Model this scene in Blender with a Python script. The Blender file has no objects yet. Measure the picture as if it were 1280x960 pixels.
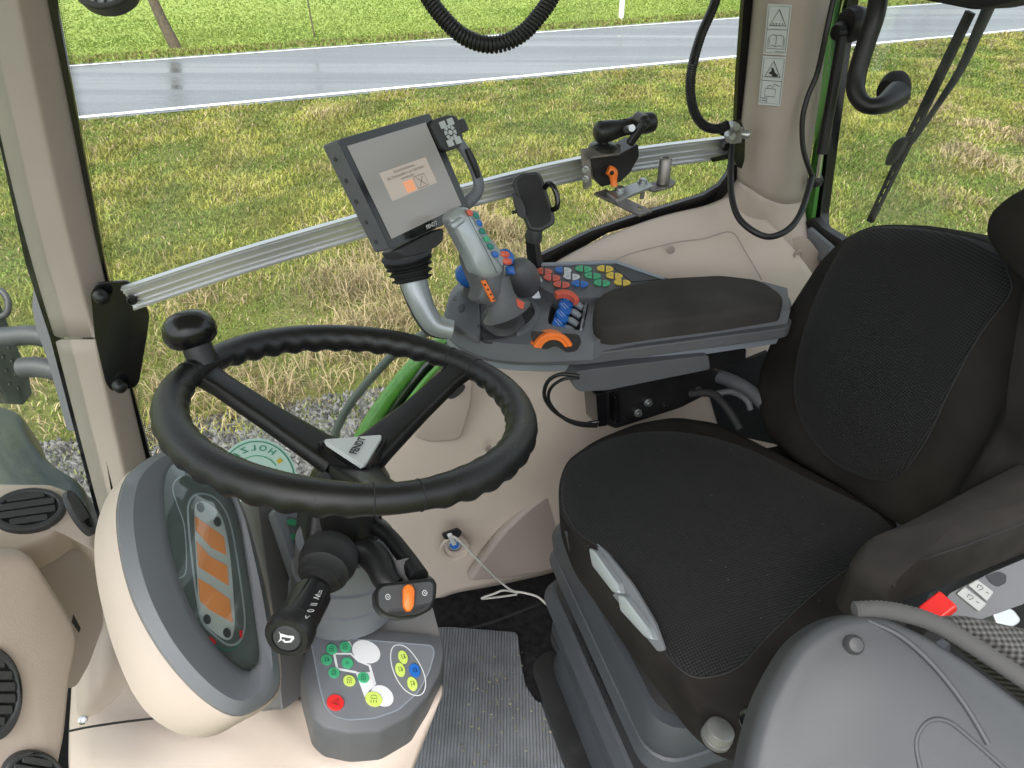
import bpy, bmesh, math, random
import numpy as np
from mathutils import Vector, Matrix
from mathutils.geometry import tessellate_polygon
random.seed(7); RNG = np.random.default_rng(7)
SC = bpy.context.scene; COL = SC.collection
F = 900.0; TH = math.radians(34.5); CT, ST = math.cos(TH), math.sin(TH)
CAM = Vector((0, 0, 3.0)); UP = Vector((0, 0, 1))
YAW = math.radians(17)
A = Vector((math.cos(YAW), math.sin(YAW), 0))       # cab axis: towards the rear of the tractor
B = Vector((-math.sin(YAW), math.cos(YAW), 0))      # cab axis: towards its right side
FW = Vector((0, CT, -ST))

def ray(px, py):
    x = (px-640)/F; u = (480-py)/F
    return Vector((x, CT+u*ST, -ST+u*CT))
def PD(px, py, d): return CAM + ray(px, py)*d
class Pl:
    def __init__(s, p, n):
        s.p = Vector(p); s.n = Vector(n).normalized()
        if s.n.dot(CAM-s.p) < 0: s.n = -s.n
    def at(s, px, py, lift=0):
        r = ray(px, py); p = s.p+s.n*lift
        return CAM + r*((p-CAM).dot(s.n)/r.dot(s.n))
    def off(s, l): return Pl(s.p+s.n*l, s.n)
def PZ(z): return Pl(CAM+UP*z, UP)
def PB(b): return Pl(CAM+B*b, B)
def PA(a): return Pl(CAM+A*a, A)
def P3(a, b, c): return Pl(a, (b-a).cross(c-a))
def cab(a, b, z): return CAM + A*a + B*b + UP*z
def quad_plane(q, d1):
    """plane of a parallelogram seen as the four pixels q (in order), first corner at depth d1"""
    R = [ray(*p) for p in q]
    M = np.array([[-R[1][i], R[2][i], -R[3][i]] for i in range(3)])
    d = np.linalg.solve(M, -np.array(R[0])*d1)
    P = [CAM+R[0]*d1, CAM+R[1]*d[0], CAM+R[2]*d[1], CAM+R[3]*d[2]]
    return P3(P[0], P[1], P[3]), P

# ------------------------------------------------------------ materials
def mat(name, col, rough=.5, metal=0, bump=None, var=None, coat=0, uv=False, emis=None, spec=.5, bump2=None):
    m = bpy.data.materials.new(name); m.use_nodes = True
    nt = m.node_tree; N = nt.nodes; L = nt.links; b = N['Principled BSDF']
    if len(col) == 3: col = (*col, 1)
    b.inputs['Base Color'].default_value = col; b.inputs['Roughness'].default_value = rough
    b.inputs['Metallic'].default_value = metal; b.inputs['Coat Weight'].default_value = coat
    b.inputs['Coat Roughness'].default_value = .15; b.inputs['Specular IOR Level'].default_value = spec
    tc = N.new('ShaderNodeTexCoord'); src = tc.outputs['UV' if uv else 'Object']
    if var:
        n = N.new('ShaderNodeTexNoise'); n.inputs['Scale'].default_value = var[0]; n.inputs['Detail'].default_value = 6
        L.new(src, n.inputs['Vector'])
        r = N.new('ShaderNodeMapRange'); r.inputs[1].default_value = .3; r.inputs[2].default_value = .7
        r.inputs[3].default_value = 1-var[1]; r.inputs[4].default_value = 1+var[1]
        L.new(n.outputs[0], r.inputs[0])
        v = N.new('ShaderNodeVectorMath'); v.operation = 'SCALE'; v.inputs[0].default_value = col[:3]
        L.new(r.outputs[0], v.inputs['Scale']); L.new(v.outputs[0], b.inputs['Base Color'])
        r2 = N.new('ShaderNodeMapRange'); r2.inputs[1].default_value = .3; r2.inputs[2].default_value = .7
        r2.inputs[3].default_value = rough*.85; r2.inputs[4].default_value = min(1, rough*1.2)
        L.new(n.outputs[0], r2.inputs[0]); L.new(r2.outputs[0], b.inputs['Roughness'])
    if bump:
        n = N.new('ShaderNodeTexNoise'); n.inputs['Scale'].default_value = bump[0]; n.inputs['Detail'].default_value = 3
        L.new(src, n.inputs['Vector'])
        bp = N.new('ShaderNodeBump'); bp.inputs['Strength'].default_value = bump[1]; bp.inputs['Distance'].default_value = .001
        L.new(n.outputs[0], bp.inputs['Height']); L.new(bp.outputs[0], b.inputs['Normal'])
    if bump2:
        n = N.new('ShaderNodeTexNoise'); n.inputs['Scale'].default_value = bump2[0]; n.inputs['Detail'].default_value = 2
        L.new(src, n.inputs['Vector']); b2 = N.new('ShaderNodeBump'); b2.inputs['Strength'].default_value = 1; b2.inputs['Distance'].default_value = bump2[1]
        L.new(n.outputs[0], b2.inputs['Height']); L.new(b2.outputs[0], bp.inputs['Normal'])
    if emis: b.inputs['Emission Color'].default_value = (*emis[0], 1); b.inputs['Emission Strength'].default_value = emis[1]
    return m

def mesh_fabric(name, c1, c2, pitch=.0042, strength=.6):
    m = mat(name, c1, .9, uv=True); nt = m.node_tree; N = nt.nodes; L = nt.links; b = N['Principled BSDF']
    b.inputs['Sheen Weight'].default_value = .08; b.inputs['Sheen Roughness'].default_value = .5
    b.inputs['Specular IOR Level'].default_value = .2
    tc = N['Texture Coordinate']; sp = N.new('ShaderNodeSeparateXYZ'); L.new(tc.outputs['UV'], sp.inputs[0])
    def mth(op, a, bb=None):
        n = N.new('ShaderNodeMath'); n.operation = op
        for i, x in enumerate((a, bb)):
            if x is None: continue
            if isinstance(x, (int, float)): n.inputs[i].default_value = x
            else: L.new(x, n.inputs[i])
        return n.outputs[0]
    k = math.pi/pitch
    s1 = mth('SINE', mth('MULTIPLY', mth('ADD', sp.outputs[0], sp.outputs[1]), k))
    s2 = mth('SINE', mth('MULTIPLY', mth('SUBTRACT', sp.outputs[0], sp.outputs[1]), k))
    h = mth('ADD', mth('MULTIPLY', mth('MULTIPLY', s1, s2), .5), .5)
    mx = N.new('ShaderNodeMix'); mx.data_type = 'RGBA'; mx.inputs[6].default_value = (*c2, 1); mx.inputs[7].default_value = (*c1, 1)
    L.new(h, mx.inputs[0]); L.new(mx.outputs[2], b.inputs['Base Color'])
    bp = N.new('ShaderNodeBump'); bp.inputs['Strength'].default_value = strength; bp.inputs['Distance'].default_value = .0015
    L.new(h, bp.inputs['Height']); L.new(bp.outputs[0], b.inputs['Normal'])
    return m

M = {}
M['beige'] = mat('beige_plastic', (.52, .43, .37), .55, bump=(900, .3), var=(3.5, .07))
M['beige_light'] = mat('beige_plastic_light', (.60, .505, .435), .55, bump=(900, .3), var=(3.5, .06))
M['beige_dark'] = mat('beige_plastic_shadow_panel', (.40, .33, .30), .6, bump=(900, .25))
M['taupe'] = mat('taupe_plastic', (.39, .325, .285), .55, bump=(900, .3), var=(4, .06))
M['grey'] = mat('grey_plastic', (.115, .12, .13), .5, bump=(1100, .3), var=(9, .05))
M['grey_mid'] = mat('mid_grey_plastic', (.17, .18, .20), .45, bump=(1100, .25), var=(9, .04))
M['grey_light'] = mat('light_grey_plastic', (.27, .30, .34), .42, bump=(1100, .2), var=(9, .04))
M['grey_warm'] = mat('warm_grey_plastic', (.16, .155, .155), .5, bump=(1100, .3), var=(9, .05))
M['dark'] = mat('dark_grey_plastic', (.045, .047, .05), .5, bump=(1100, .3), var=(12, .08))
M['black'] = mat('black_plastic', (.012, .012, .013), .38, bump=(1200, .25), var=(30, .15))
M['black_matt'] = mat('black_rubber', (.014, .014, .015), .7, bump=(700, .3), var=(20, .2))
M['gloss'] = mat('gloss_black', (.006, .006, .007), .12, coat=.3)
M['knob'] = mat('knob_black', (.008, .008, .009), .24)
M['leather'] = mat('black_wheel_grip', (.011, .011, .012), .3, bump=(1500, .35), var=(25, .2))
M['silver'] = mat('silver_plastic', (.42, .46, .48), .3, .35, bump=(900, .1))
M['alu'] = mat('aluminium', (.72, .73, .75), .34, .8)
M['steel'] = mat('zinc_steel', (.5, .52, .52), .38, .9, bump=(250, .3), var=(80, .2))
M['rawsteel'] = mat('raw_steel', (.30, .28, .27), .45, .85, bump=(200, .4), var=(70, .3))
M['chrome'] = mat('chrome', (.75, .75, .76), .15, 1)
M['fabric'] = mat('brown_black_fabric', (.0215, .0192, .0175), .95, bump=(1500, .6), var=(9, .4), spec=.15, bump2=(16, .004))
M['fabric_pad'] = mat('worn_pad_fabric', (.029, .0265, .0245), .95, bump=(1500, .6), var=(9, .35), spec=.15, bump2=(22, .004))
M['fabric_console'] = mat('grey_pad_fabric', (.052, .048, .045), .95, bump=(1500, .6), var=(9, .3), spec=.15, bump2=(22, .003))
M['mesh'] = mesh_fabric('black_spacer_mesh', (.027, .0272, .029), (.002, .002, .0025))
M['mesh_grey'] = mesh_fabric('grey_spacer_mesh', (.13, .13, .13), (.02, .02, .02), .005, 1)
M['carpet'] = mat('carpet', (.018, .017, .018), 1, bump=(600, 1), var=(60, .5), spec=.1)
M['orange'] = mat('orange_plastic', (.90, .20, .025), .4)
M['red'] = mat('red_plastic', (.75, .03, .03), .4)
M['coral'] = mat('coral_button', (.72, .13, .08), .4)
M['blue'] = mat('blue_plastic', (.02, .15, .55), .35)
M['green'] = mat('green_button', (.06, .42, .20), .45)
M['teal'] = mat('teal_button', (.02, .22, .17), .4)
M['lime'] = mat('lime_button', (.62, .78, .15), .45)
M['yellow'] = mat('yellow_button', (.75, .55, .07), .45)
M['white'] = mat('white_plastic', (.72, .75, .76), .45)
M['white_line'] = mat('white_print', (.75, .76, .77), .5)
M['print'] = mat('black_print', (.01, .01, .01), .6)
M['key_white'] = mat('white_button', (.60, .63, .64), .45)
M['green_print'] = mat('green_print', (.05, .30, .19), .6)
M['mint'] = mat('pale_mint_vinyl', (.60, .82, .76), .5)
M['green_paint'] = mat('green_tractor_paint', (.11, .36, .05), .28, coat=.4, var=(10, .04))
M['green_deep'] = mat('green_frame_paint', (.05, .20, .03), .35)
M['hood'] = mat('dark_hood_paint', (.02, .03, .03), .35, spec=.25)
M['orange_lcd'] = mat('amber_display', (.55, .20, .07), .45, emis=((1, .38, .1), .04), var=(14, .12))
M['cluster_face'] = mat('cluster_face', (.11, .125, .12), .45)
M['cluster_grey'] = mat('cluster_grey_field', (.46, .48, .48), .5)
M['screen'] = mat('screen_glass', (.26, .25, .24), .25, emis=((.62, .56, .52), .05), coat=.7)
M['screen_box'] = mat('dialog_box', (.40, .35, .31), .3, emis=((.8, .66, .56), .10))
M['screen_txt'] = mat('dialog_print', (.25, .17, .14), .4)
M['screen_org'] = mat('dialog_orange', (.75, .33, .18), .4, emis=((1, .4, .2), .15))
M['bark'] = mat('bark', (.11, .085, .06), .9, bump=(60, 1), var=(20, .4))
M['cable_white'] = mat('white_cable', (.62, .60, .57), .4)

def glassmat(name, tint, refl=.06):
    m = bpy.data.materials.new(name); m.use_nodes = True; nt = m.node_tree; N = nt.nodes; L = nt.links
    N.remove(N['Principled BSDF']); t = N.new('ShaderNodeBsdfTransparent'); t.inputs[0].default_value = (*tint, 1)
    g = N.new('ShaderNodeBsdfGlossy'); g.inputs['Roughness'].default_value = .02
    fr = N.new('ShaderNodeFresnel'); fr.inputs[0].default_value = 1.45
    mu = N.new('ShaderNodeMath'); mu.operation = 'MULTIPLY'; mu.inputs[1].default_value = refl/.04
    L.new(fr.outputs[0], mu.inputs[0])
    mx = N.new('ShaderNodeMixShader'); L.new(mu.outputs[0], mx.inputs[0]); L.new(t.outputs[0], mx.inputs[1]); L.new(g.outputs[0], mx.inputs[2])
    L.new(mx.outputs[0], N['Material Output'].inputs[0]); return m
def dusty(m, amt):
    nt = m.node_tree; N = nt.nodes; L = nt.links; out = N['Material Output']; src = out.inputs[0].links[0].from_socket
    tc = N.new('ShaderNodeTexCoord'); mp = N.new('ShaderNodeMapping'); mp.inputs['Scale'].default_value = (5, 5, 1.6); mp.inputs['Rotation'].default_value = (.3, .5, 0)
    n = N.new('ShaderNodeTexNoise'); n.inputs['Scale'].default_value = 2.2; n.inputs['Detail'].default_value = 8; n.inputs['Roughness'].default_value = .7
    L.new(tc.outputs['Object'], mp.inputs[0]); L.new(mp.outputs[0], n.inputs[0])
    r = N.new('ShaderNodeMapRange'); r.inputs[1].default_value = .45; r.inputs[2].default_value = .75; r.inputs[3].default_value = 0; r.inputs[4].default_value = amt; L.new(n.outputs[0], r.inputs[0])
    d = N.new('ShaderNodeBsdfDiffuse'); d.inputs[0].default_value = (.75, .77, .75, 1); mx = N.new('ShaderNodeMixShader')
    L.new(r.outputs[0], mx.inputs[0]); L.new(src, mx.inputs[1]); L.new(d.outputs[0], mx.inputs[2]); L.new(mx.outputs[0], out.inputs[0])
M['glass'] = glassmat('window_glass', (.95, .97, .955), .014)
M['glass_clear'] = glassmat('display_lens', (.95, .97, .96), .009)
M['glass_side'] = glassmat('tinted_glass', (.93, .96, .945), .004)
dusty(M['glass'], .06); dusty(M['glass_side'], .09)
M['seat_grey'] = mat('seat_base_grey', (.048, .054, .063), .42, bump=(1100, .25), var=(9, .1))
M['seat_dark'] = mat('seat_base_dark', (.018, .019, .021), .5, bump=(1100, .25))
M['arm_grey'] = mat('mirror_arm_grey', (.05, .055, .06), .5)
M['headliner'] = mat('pale_headliner', (.72, .68, .62), .9)
M['key_grey'] = mat('light_grey_key', (.36, .37, .37), .5)
M['tarnish'] = mat('matt_steel', (.24, .24, .235), .45, .5, bump=(300, .3))
M['shell'] = mat('satin_grey_shell', (.058, .062, .068), .52, bump=(1300, .2), var=(5, .06), spec=.4)
M['label'] = mat('label_vinyl', (.52, .54, .55), .4)

# ------------------------------------------------------------ object helpers
ORG = {}
def thing(name, label, cat, loc, group=None):
    o = bpy.data.objects.new(name, None); COL.objects.link(o); o.location = loc; o.empty_display_size = .05
    o['label'] = label; o['category'] = cat
    if group: o['group'] = group
    ORG[o.name] = Vector(loc); return o
def tag(o, label, cat, group=None):
    o['label'] = label; o['category'] = cat
    if group: o['group'] = group
    return o
def structure(o): o['kind'] = 'structure'; return o
def link(name, me, m, par, smooth=True, bevel=0, seg=3, sub=0, solid=0, angle=35, soff=-1):
    me.materials.append(M[m] if isinstance(m, str) else m)
    o = bpy.data.objects.new(name, me); COL.objects.link(o)
    if par is not None:
        org = ORG[par.name]; me.transform(Matrix.Translation(-org)); o.parent = par; ORG[o.name] = org
    else:
        v0 = np.empty(len(me.vertices)*3); me.vertices.foreach_get('co', v0); v0 = v0.reshape(-1, 3)
        c = Vector(((v0[:, 0].min()+v0[:, 0].max())/2, (v0[:, 1].min()+v0[:, 1].max())/2, v0[:, 2].min()))
        me.transform(Matrix.Translation(-c)); o.location = c; ORG[o.name] = c
    if smooth:
        me.shade_smooth()
        if angle < 180: me.set_sharp_from_angle(angle=math.radians(angle))
    if solid: s = o.modifiers.new('solid', 'SOLIDIFY'); s.thickness = solid; s.offset = soff
    if bevel:
        b = o.modifiers.new('bevel', 'BEVEL'); b.width = bevel; b.segments = seg; b.limit_method = 'ANGLE'; b.angle_limit = math.radians(32); b.harden_normals = True
    if sub: s = o.modifiers.new('sub', 'SUBSURF'); s.levels = sub; s.render_levels = sub
    return o
def mk(name, verts, faces, m, par, **k):
    uv = k.pop('uv', None)
    me = bpy.data.meshes.new(name); me.from_pydata([tuple(v) for v in verts], [], faces); 
    bm = bmesh.new(); bm.from_mesh(me); bmesh.ops.remove_doubles(bm, verts=bm.verts, dist=1e-6); bmesh.ops.recalc_face_normals(bm, faces=bm.faces)
    if k.pop('flip', False): bmesh.ops.reverse_faces(bm, faces=bm.faces)
    if uv:
        o_, u_, v_ = uv; ul = bm.loops.layers.uv.new('UVMap')
        for f in bm.faces:
            for l in f.loops:
                q = l.vert.co-o_; l[ul].uv = (q.dot(u_), q.dot(v_))
    bm.to_mesh(me); bm.free()
    return link(name, me, m, par, **k)

def spl(pts, n=6, closed=True):
    """Catmull-Rom through pts (tuples or Vectors)"""
    P = [Vector(p) for p in pts]; out = []; L = len(P)
    for i in range(L if closed else L-1):
        if closed: p0, p1, p2, p3 = P[i-1], P[i], P[(i+1) % L], P[(i+2) % L]
        else: p0, p1, p2, p3 = P[max(i-1, 0)], P[i], P[i+1], P[min(i+2, L-1)]
        for k in range(n):
            t = k/n
            out.append(.5*((2*p1)+(p2-p0)*t+(2*p0-5*p1+4*p2-p3)*t*t+(3*p1-p0-3*p2+p3)*t**3))
    if not closed: out.append(P[-1])
    return out
def rnd(pts, r=6, n=4):
    """round the corners of a pixel polygon"""
    out = []; L = len(pts)
    for i in range(L):
        p = Vector(pts[i]); a = Vector(pts[i-1])-p; b = Vector(pts[(i+1) % L])-p
        ra = min(r, a.length*.45, b.length*.45); s = p+a.normalized()*ra; e = p+b.normalized()*ra
        for k in range(n+1):
            t = k/n; out.append(s*(1-t)**2+p*2*t*(1-t)+e*t*t)
    return out
def ell(cx, cy, rx, ry, rot=0, n=20):
    c, s = math.cos(math.radians(rot)), math.sin(math.radians(rot))
    return [(cx+rx*math.cos(2*math.pi*i/n)*c-ry*math.sin(2*math.pi*i/n)*s, cy+rx*math.cos(2*math.pi*i/n)*s+ry*math.sin(2*math.pi*i/n)*c) for i in range(n)]
def frame(n, hint=None):
    h = hint or (Vector((1, 0, 0)) if abs(n.x) < .9 else UP)
    u = (h-n*h.dot(n)).normalized(); return u, n.cross(u)

def slab(name, par, m, loops, n, thick, **k):
    """loops: 3D outlines (first outer, others holes) in a plane with normal n (towards viewer); body goes thick behind"""
    n = n.normalized(); bm = bmesh.new(); edges = []
    for lp in loops:
        vs = [bm.verts.new(p) for p in lp]
        edges += [bm.edges.new((vs[i], vs[(i+1) % len(vs)])) for i in range(len(vs))]
    if len(loops) == 1: bm.faces.new(vs)
    else: bmesh.ops.triangle_fill(bm, use_beauty=True, use_dissolve=False, edges=edges, normal=n)
    bm.normal_update()
    fl = list(bm.faces)
    if fl and fl[0].normal.dot(n) < 0: bmesh.ops.reverse_faces(bm, faces=fl)
    if thick:
        r = bmesh.ops.extrude_face_region(bm, geom=fl)
        vv = [g for g in r['geom'] if isinstance(g, bmesh.types.BMVert)]
        bmesh.ops.translate(bm, verts=vv, vec=n*thick)
        bmesh.ops.translate(bm, verts=bm.verts, vec=-n*thick)
        bmesh.ops.recalc_face_normals(bm, faces=bm.faces)
    ul = bm.loops.layers.uv.new('UVMap'); u, v = frame(n, k.pop('uvx', None)); o_ = Vector(loops[0][0])
    for f in bm.faces:
        for l in f.loops: q = l.vert.co-o_; l[ul].uv = (q.dot(u), q.dot(v))
    me = bpy.data.meshes.new(name); bm.to_mesh(me); bm.free()
    return link(name, me, m, par, **k)
def plate(name, par, m, px, pl, thick=.002, lift=0, holes=(), **k):
    return slab(name, par, m, [[pl.at(p[0], p[1], lift) for p in lp] for lp in [px]+list(holes)], pl.n, thick, **k)
def ring_px(a, sc):
    c = Vector((sum(p[0] for p in a)/len(a), sum(p[1] for p in a)/len(a)))
    return [c+(Vector((p[0], p[1]))-c)*sc for p in a]

def pillow(name, par, m, px, pl, thick, r=.02, bulge=.01, lift=0, uvx=None, bot=0, wob=0, **k):
    """padded body: outline px on plane, rounded edge r, domed front, straight side of given thickness"""
    base = [pl.at(p[0], p[1], lift) for p in px]; n = pl.n; L = len(base)
    c = sum(base, Vector())/L; R = sum((p-c).length for p in base)/L
    prof = [(1-bot/R, -thick-r), (1, -thick-r+min(thick*.3, .01)), (1, -r)]
    for i in range(1, 7):
        t = i/6*math.pi/2; prof.append((1-(r/R)*(1-math.cos(t)), -r+r*math.sin(t)))
    s0 = 1-r/R
    for i in range(1, 9):
        s = s0*(1-i/9); prof.append((s, bulge*(1-(s/s0)**2.2)))
    V = []; Fc = []
    for s, h in prof:
        for p in base: V.append(c+(p-c)*s+n*h)
    for j in range(len(prof)-1):
        for i in range(L):
            Fc.append((j*L+i, j*L+(i+1) % L, (j+1)*L+(i+1) % L, (j+1)*L+i))
    V.append(c+n*bulge); ci = len(V)-1; j = len(prof)-1
    for i in range(L): Fc.append((j*L+i, j*L+(i+1) % L, ci))
    Fc.append(tuple(range(L))[::-1])
    if wob:
        u, v = frame(n); 
        V = [q+n*wob*(math.sin(q.dot(u)*23+1)*math.sin(q.dot(v)*19)+.5*math.sin(q.dot(u)*51+q.dot(v)*37)) for q in V]
    u, v = frame(n, uvx)
    return mk(name, V, Fc, m, par, uv=(c, u, v), angle=60, **k)

def tube(name, par, m, pts, rad, res=12, n=5, closed=False, flat=1, up=None, **k):
    """swept tube through 3D pts; rad scalar or list; flat = height/width of the section with 'up' the height direction"""
    P = [Vector(p) for p in pts]; Rr = list(rad) if hasattr(rad, '__len__') else [rad]*len(P)
    if n > 1 and len(P) > 2:
        Q = [Vector((*p, r)) for p, r in zip(P, Rr)]
        Q = spl4(Q, n, closed); P = [Vector(q[:3]) for q in Q]; Rr = [max(q[3], .0002) for q in Q]
    L = len(P); V = []; Fc = []; nu = None
    for i in range(L):
        t = (P[(i+1) % L]-P[i-1]) if closed else (P[min(i+1, L-1)]-P[max(i-1, 0)])
        t.normalize()
        if up is not None: w = (up-t*up.dot(t)).normalized(); u = t.cross(w)
        else:
            if nu is None: u, _ = frame(t)
            else: u = (nu-t*nu.dot(t)).normalized()
            nu = u; w = t.cross(u)
        for j in range(res):
            a = 2*math.pi*j/res; V.append(P[i]+(u*math.cos(a)+w*math.sin(a)*flat)*Rr[i])
    for i in range(L if closed else L-1):
        for j in range(res):
            i2 = (i+1) % L; Fc.append((i*res+j, i*res+(j+1) % res, i2*res+(j+1) % res, i2*res+j))
    if not closed:
        Fc.append(tuple(range(res))); Fc.append(tuple((L-1)*res+j for j in range(res)))
    return mk(name, V, Fc, m, par, angle=k.pop('angle', 50), **k)
def spl4(P, n, closed):
    out = []; L = len(P)
    for i in range(L if closed else L-1):
        if closed: p0, p1, p2, p3 = P[i-1], P[i], P[(i+1) % L], P[(i+2) % L]
        else: p0, p1, p2, p3 = P[max(i-1, 0)], P[i], P[i+1], P[min(i+2, L-1)]
        for k in range(n):
            t = k/n; out.append(.5*((2*p1)+(p2-p0)*t+(2*p0-5*p1+4*p2-p3)*t*t+(3*p1-p0-3*p2+p3)*t**3))
    if not closed: out.append(P[-1])
    return out
def lathe(name, par, m, base, axis, prof, seg=32, sx=1, hint=None, **k):
    axis = axis.normalized(); u, v = frame(axis, hint); V = []; Fc = []
    for r, h in prof:
        for i in range(seg):
            a = 2*math.pi*i/seg; V.append(base+axis*h+u*(r*sx*math.cos(a))+v*(r*math.sin(a)))
    for j in range(len(prof)-1):
        for i in range(seg): Fc.append((j*seg+i, j*seg+(i+1) % seg, (j+1)*seg+(i+1) % seg, (j+1)*seg+i))
    Fc.append(tuple(range(seg))); Fc.append(tuple((len(prof)-1)*seg+i for i in range(seg)))
    return mk(name, V, Fc, m, par, angle=k.pop('angle', 40), **k)
def loft(name, par, m, secs, cap=True, **k):
    L = len(secs[0]); V = [p for s in secs for p in s]; Fc = []
    for j in range(len(secs)-1):
        for i in range(L): Fc.append((j*L+i, j*L+(i+1) % L, (j+1)*L+(i+1) % L, (j+1)*L+i))
    if cap: Fc.append(tuple(range(L))); Fc.append(tuple((len(secs)-1)*L+i for i in range(L)))
    return mk(name, V, Fc, m, par, **k)
def grid(name, par, m, rows, sub=2, solid=.01, **k):
    C = len(rows[0]); V = [p for r in rows for p in r]; Fc = []
    for j in range(len(rows)-1):
        for i in range(C-1): Fc.append((j*C+i, j*C+i+1, (j+1)*C+i+1, (j+1)*C+i))
    me = bpy.data.meshes.new(name); me.from_pydata([tuple(v) for v in V], [], Fc)
    bm = bmesh.new(); bm.from_mesh(me); bmesh.ops.recalc_face_normals(bm, faces=bm.faces)
    f = bm.faces[:] ; s = sum(x.normal.dot(CAM-x.calc_center_median()) for x in f)
    if s < 0: bmesh.ops.reverse_faces(bm, faces=f)
    bm.to_mesh(me); bm.free()
    o = link(name, me, m, par, angle=180, **k)
    if sub: x = o.modifiers.new('sub', 'SUBSURF'); x.levels = sub; x.render_levels = sub
    if solid: x = o.modifiers.new('solid', 'SOLIDIFY'); x.thickness = solid; x.offset = -1
    return o
def box(name, par, m, c, ax, dims, bevel=.003, **k):
    V = []; u, v, w = [x.normalized() for x in ax]
    for i in (-1, 1):
        for j in (-1, 1):
            for l in (-1, 1): V.append(c+u*(i*dims[0]/2)+v*(j*dims[1]/2)+w*(l*dims[2]/2))
    Fc = [(0, 1, 3, 2), (4, 5, 7, 6), (0, 1, 5, 4), (2, 3, 7, 6), (0, 2, 6, 4), (1, 3, 7, 5)]
    return mk(name, V, Fc, m, par, bevel=bevel, **k)
def bar(name, par, m, p, q, w, h, up, bevel=.002, **k):
    t = (q-p).normalized(); u = t.cross(up).normalized(); return box(name, par, m, (p+q)/2, (t, u, u.cross(t)), ((q-p).length, w, h), bevel, **k)
def text(name, par, m, s, o, x, y, size, thick=.0006, align='CENTER', bold=0):
    cu = bpy.data.curves.new('t', 'FONT'); cu.body = s; cu.size = 1; cu.align_x = align; cu.align_y = 'CENTER'; cu.extrude = 0; cu.offset = bold; cu.resolution_u = 3
    ob = bpy.data.objects.new('t', cu); COL.objects.link(ob); dg = bpy.context.evaluated_depsgraph_get()
    me = bpy.data.meshes.new_from_object(ob.evaluated_get(dg)); bpy.data.objects.remove(ob); bpy.data.curves.remove(cu)
    x = x.normalized(); z = x.cross(y).normalized(); y2 = z.cross(x)
    if z.dot(CAM-o) < 0: z = -z
    Mx = Matrix((( *(x*size), 0), (*(y2*size), 0), (*(z*size), 0), (0, 0, 0, 1))).transposed(); Mx.translation = o+z*thick
    me.transform(Mx); me.name = name
    return link(name, me, m, par, smooth=False)
def strips(name, par, m, lines, pl, w, lift=.001, closed=False):
    """thin printed line work on a plane: each line a pixel polyline, w in metres"""
    V = []; Fc = []
    for ln in lines:
        cl = closed or (tuple(ln[0]) == tuple(ln[-1]) and len(ln) > 2)
        if tuple(ln[0]) == tuple(ln[-1]): ln = ln[:-1]
        P = [pl.at(p[0], p[1], lift) for p in ln]; L = len(P); b0 = len(V)
        for i in range(L):
            t = (P[(i+1) % L]-P[i-1]) if cl else (P[min(i+1, L-1)]-P[max(0, i-1)])
            s = pl.n.cross(t).normalized()*(w/2); V += [P[i]-s, P[i]+s]
        for i in range(L if cl else L-1):
            j = (i+1) % L; Fc.append((b0+2*i, b0+2*i+1, b0+2*j+1, b0+2*j))
    me = bpy.data.meshes.new(name); me.from_pydata([tuple(v) for v in V], [], Fc)
    return link(name, me, m, par, smooth=False)
def merge(name, par, m, polys, pl, lift=.001, thick=.0005):
    """several flat printed patches as one mesh"""
    V = []; Fc = []
    for pg in polys:
        b0 = len(V); V += [pl.at(p[0], p[1], lift) for p in pg]; Fc.append(tuple(range(b0, len(V))))
    me = bpy.data.meshes.new(name); me.from_pydata([tuple(v) for v in V], [], Fc)
    return link(name, me, m, par, smooth=False)
def bolt(par, m, p, n, r=.008, h=.006, name='bolt'):
    return lathe(name, par, m, p, n, [(r*1.35, 0), (r*1.35, h*.2), (r, h*.25), (r, h*.8), (r*.8, h)], 12)
from mathutils.bvhtree import BVHTree
def inset_pad(name, par, m, px, pl, base, lift=.002, edge=.002, uvx=None, rings=18, **k):
    """panel sewn onto a padded body: its outline dropped on the body's own surface"""
    org = ORG[base.name]; vs = [v.co+org for v in base.data.vertices]; bt = BVHTree.FromPolygons(vs, [tuple(p.vertices) for p in base.data.polygons])
    n = pl.n; P = [pl.at(p[0], p[1]) for p in px]; c = sum(P, Vector())/len(P); L = len(P); V = []; Fc = []
    def drop(p, h):
        r = bt.ray_cast(p+n*.15, -n); q = r[0] if r[0] is not None else p
        return q+n*h
    for j in range(rings):
        s = 1-j/rings; h = (-edge, lift*.6, lift)[min(j, 2)] if j < 3 else lift
        if j == 1: s = .985
        if j == 2: s = .965
        V += [drop(c+(p-c)*s, h) for p in P]
    for j in range(rings-1):
        for i in range(L): Fc.append((j*L+i, j*L+(i+1) % L, (j+1)*L+(i+1) % L, (j+1)*L+i))
    V.append(drop(c, lift)); Fc += [((rings-1)*L+i, (rings-1)*L+(i+1) % L, len(V)-1) for i in range(L)]
    u, v = frame(n, uvx); me = bpy.data.meshes.new(name); me.from_pydata([tuple(x) for x in V], [], Fc)
    bm = bmesh.new(); bm.from_mesh(me); bm.normal_update(); bm.faces.ensure_lookup_table()
    if bm.faces[0].normal.dot(n) < 0: bmesh.ops.reverse_faces(bm, faces=bm.faces[:])
    ul = bm.loops.layers.uv.new('UVMap')
    for f in bm.faces:
        for l in f.loops: q = l.vert.co-c; l[ul].uv = (q.dot(u), q.dot(v))
    bm.to_mesh(me); bm.free()
    o = link(name, me, m, par, angle=180, **k); o['_e'] = 0; del o['_e']
    return o, [drop(p, .0005) for p in P]
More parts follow.
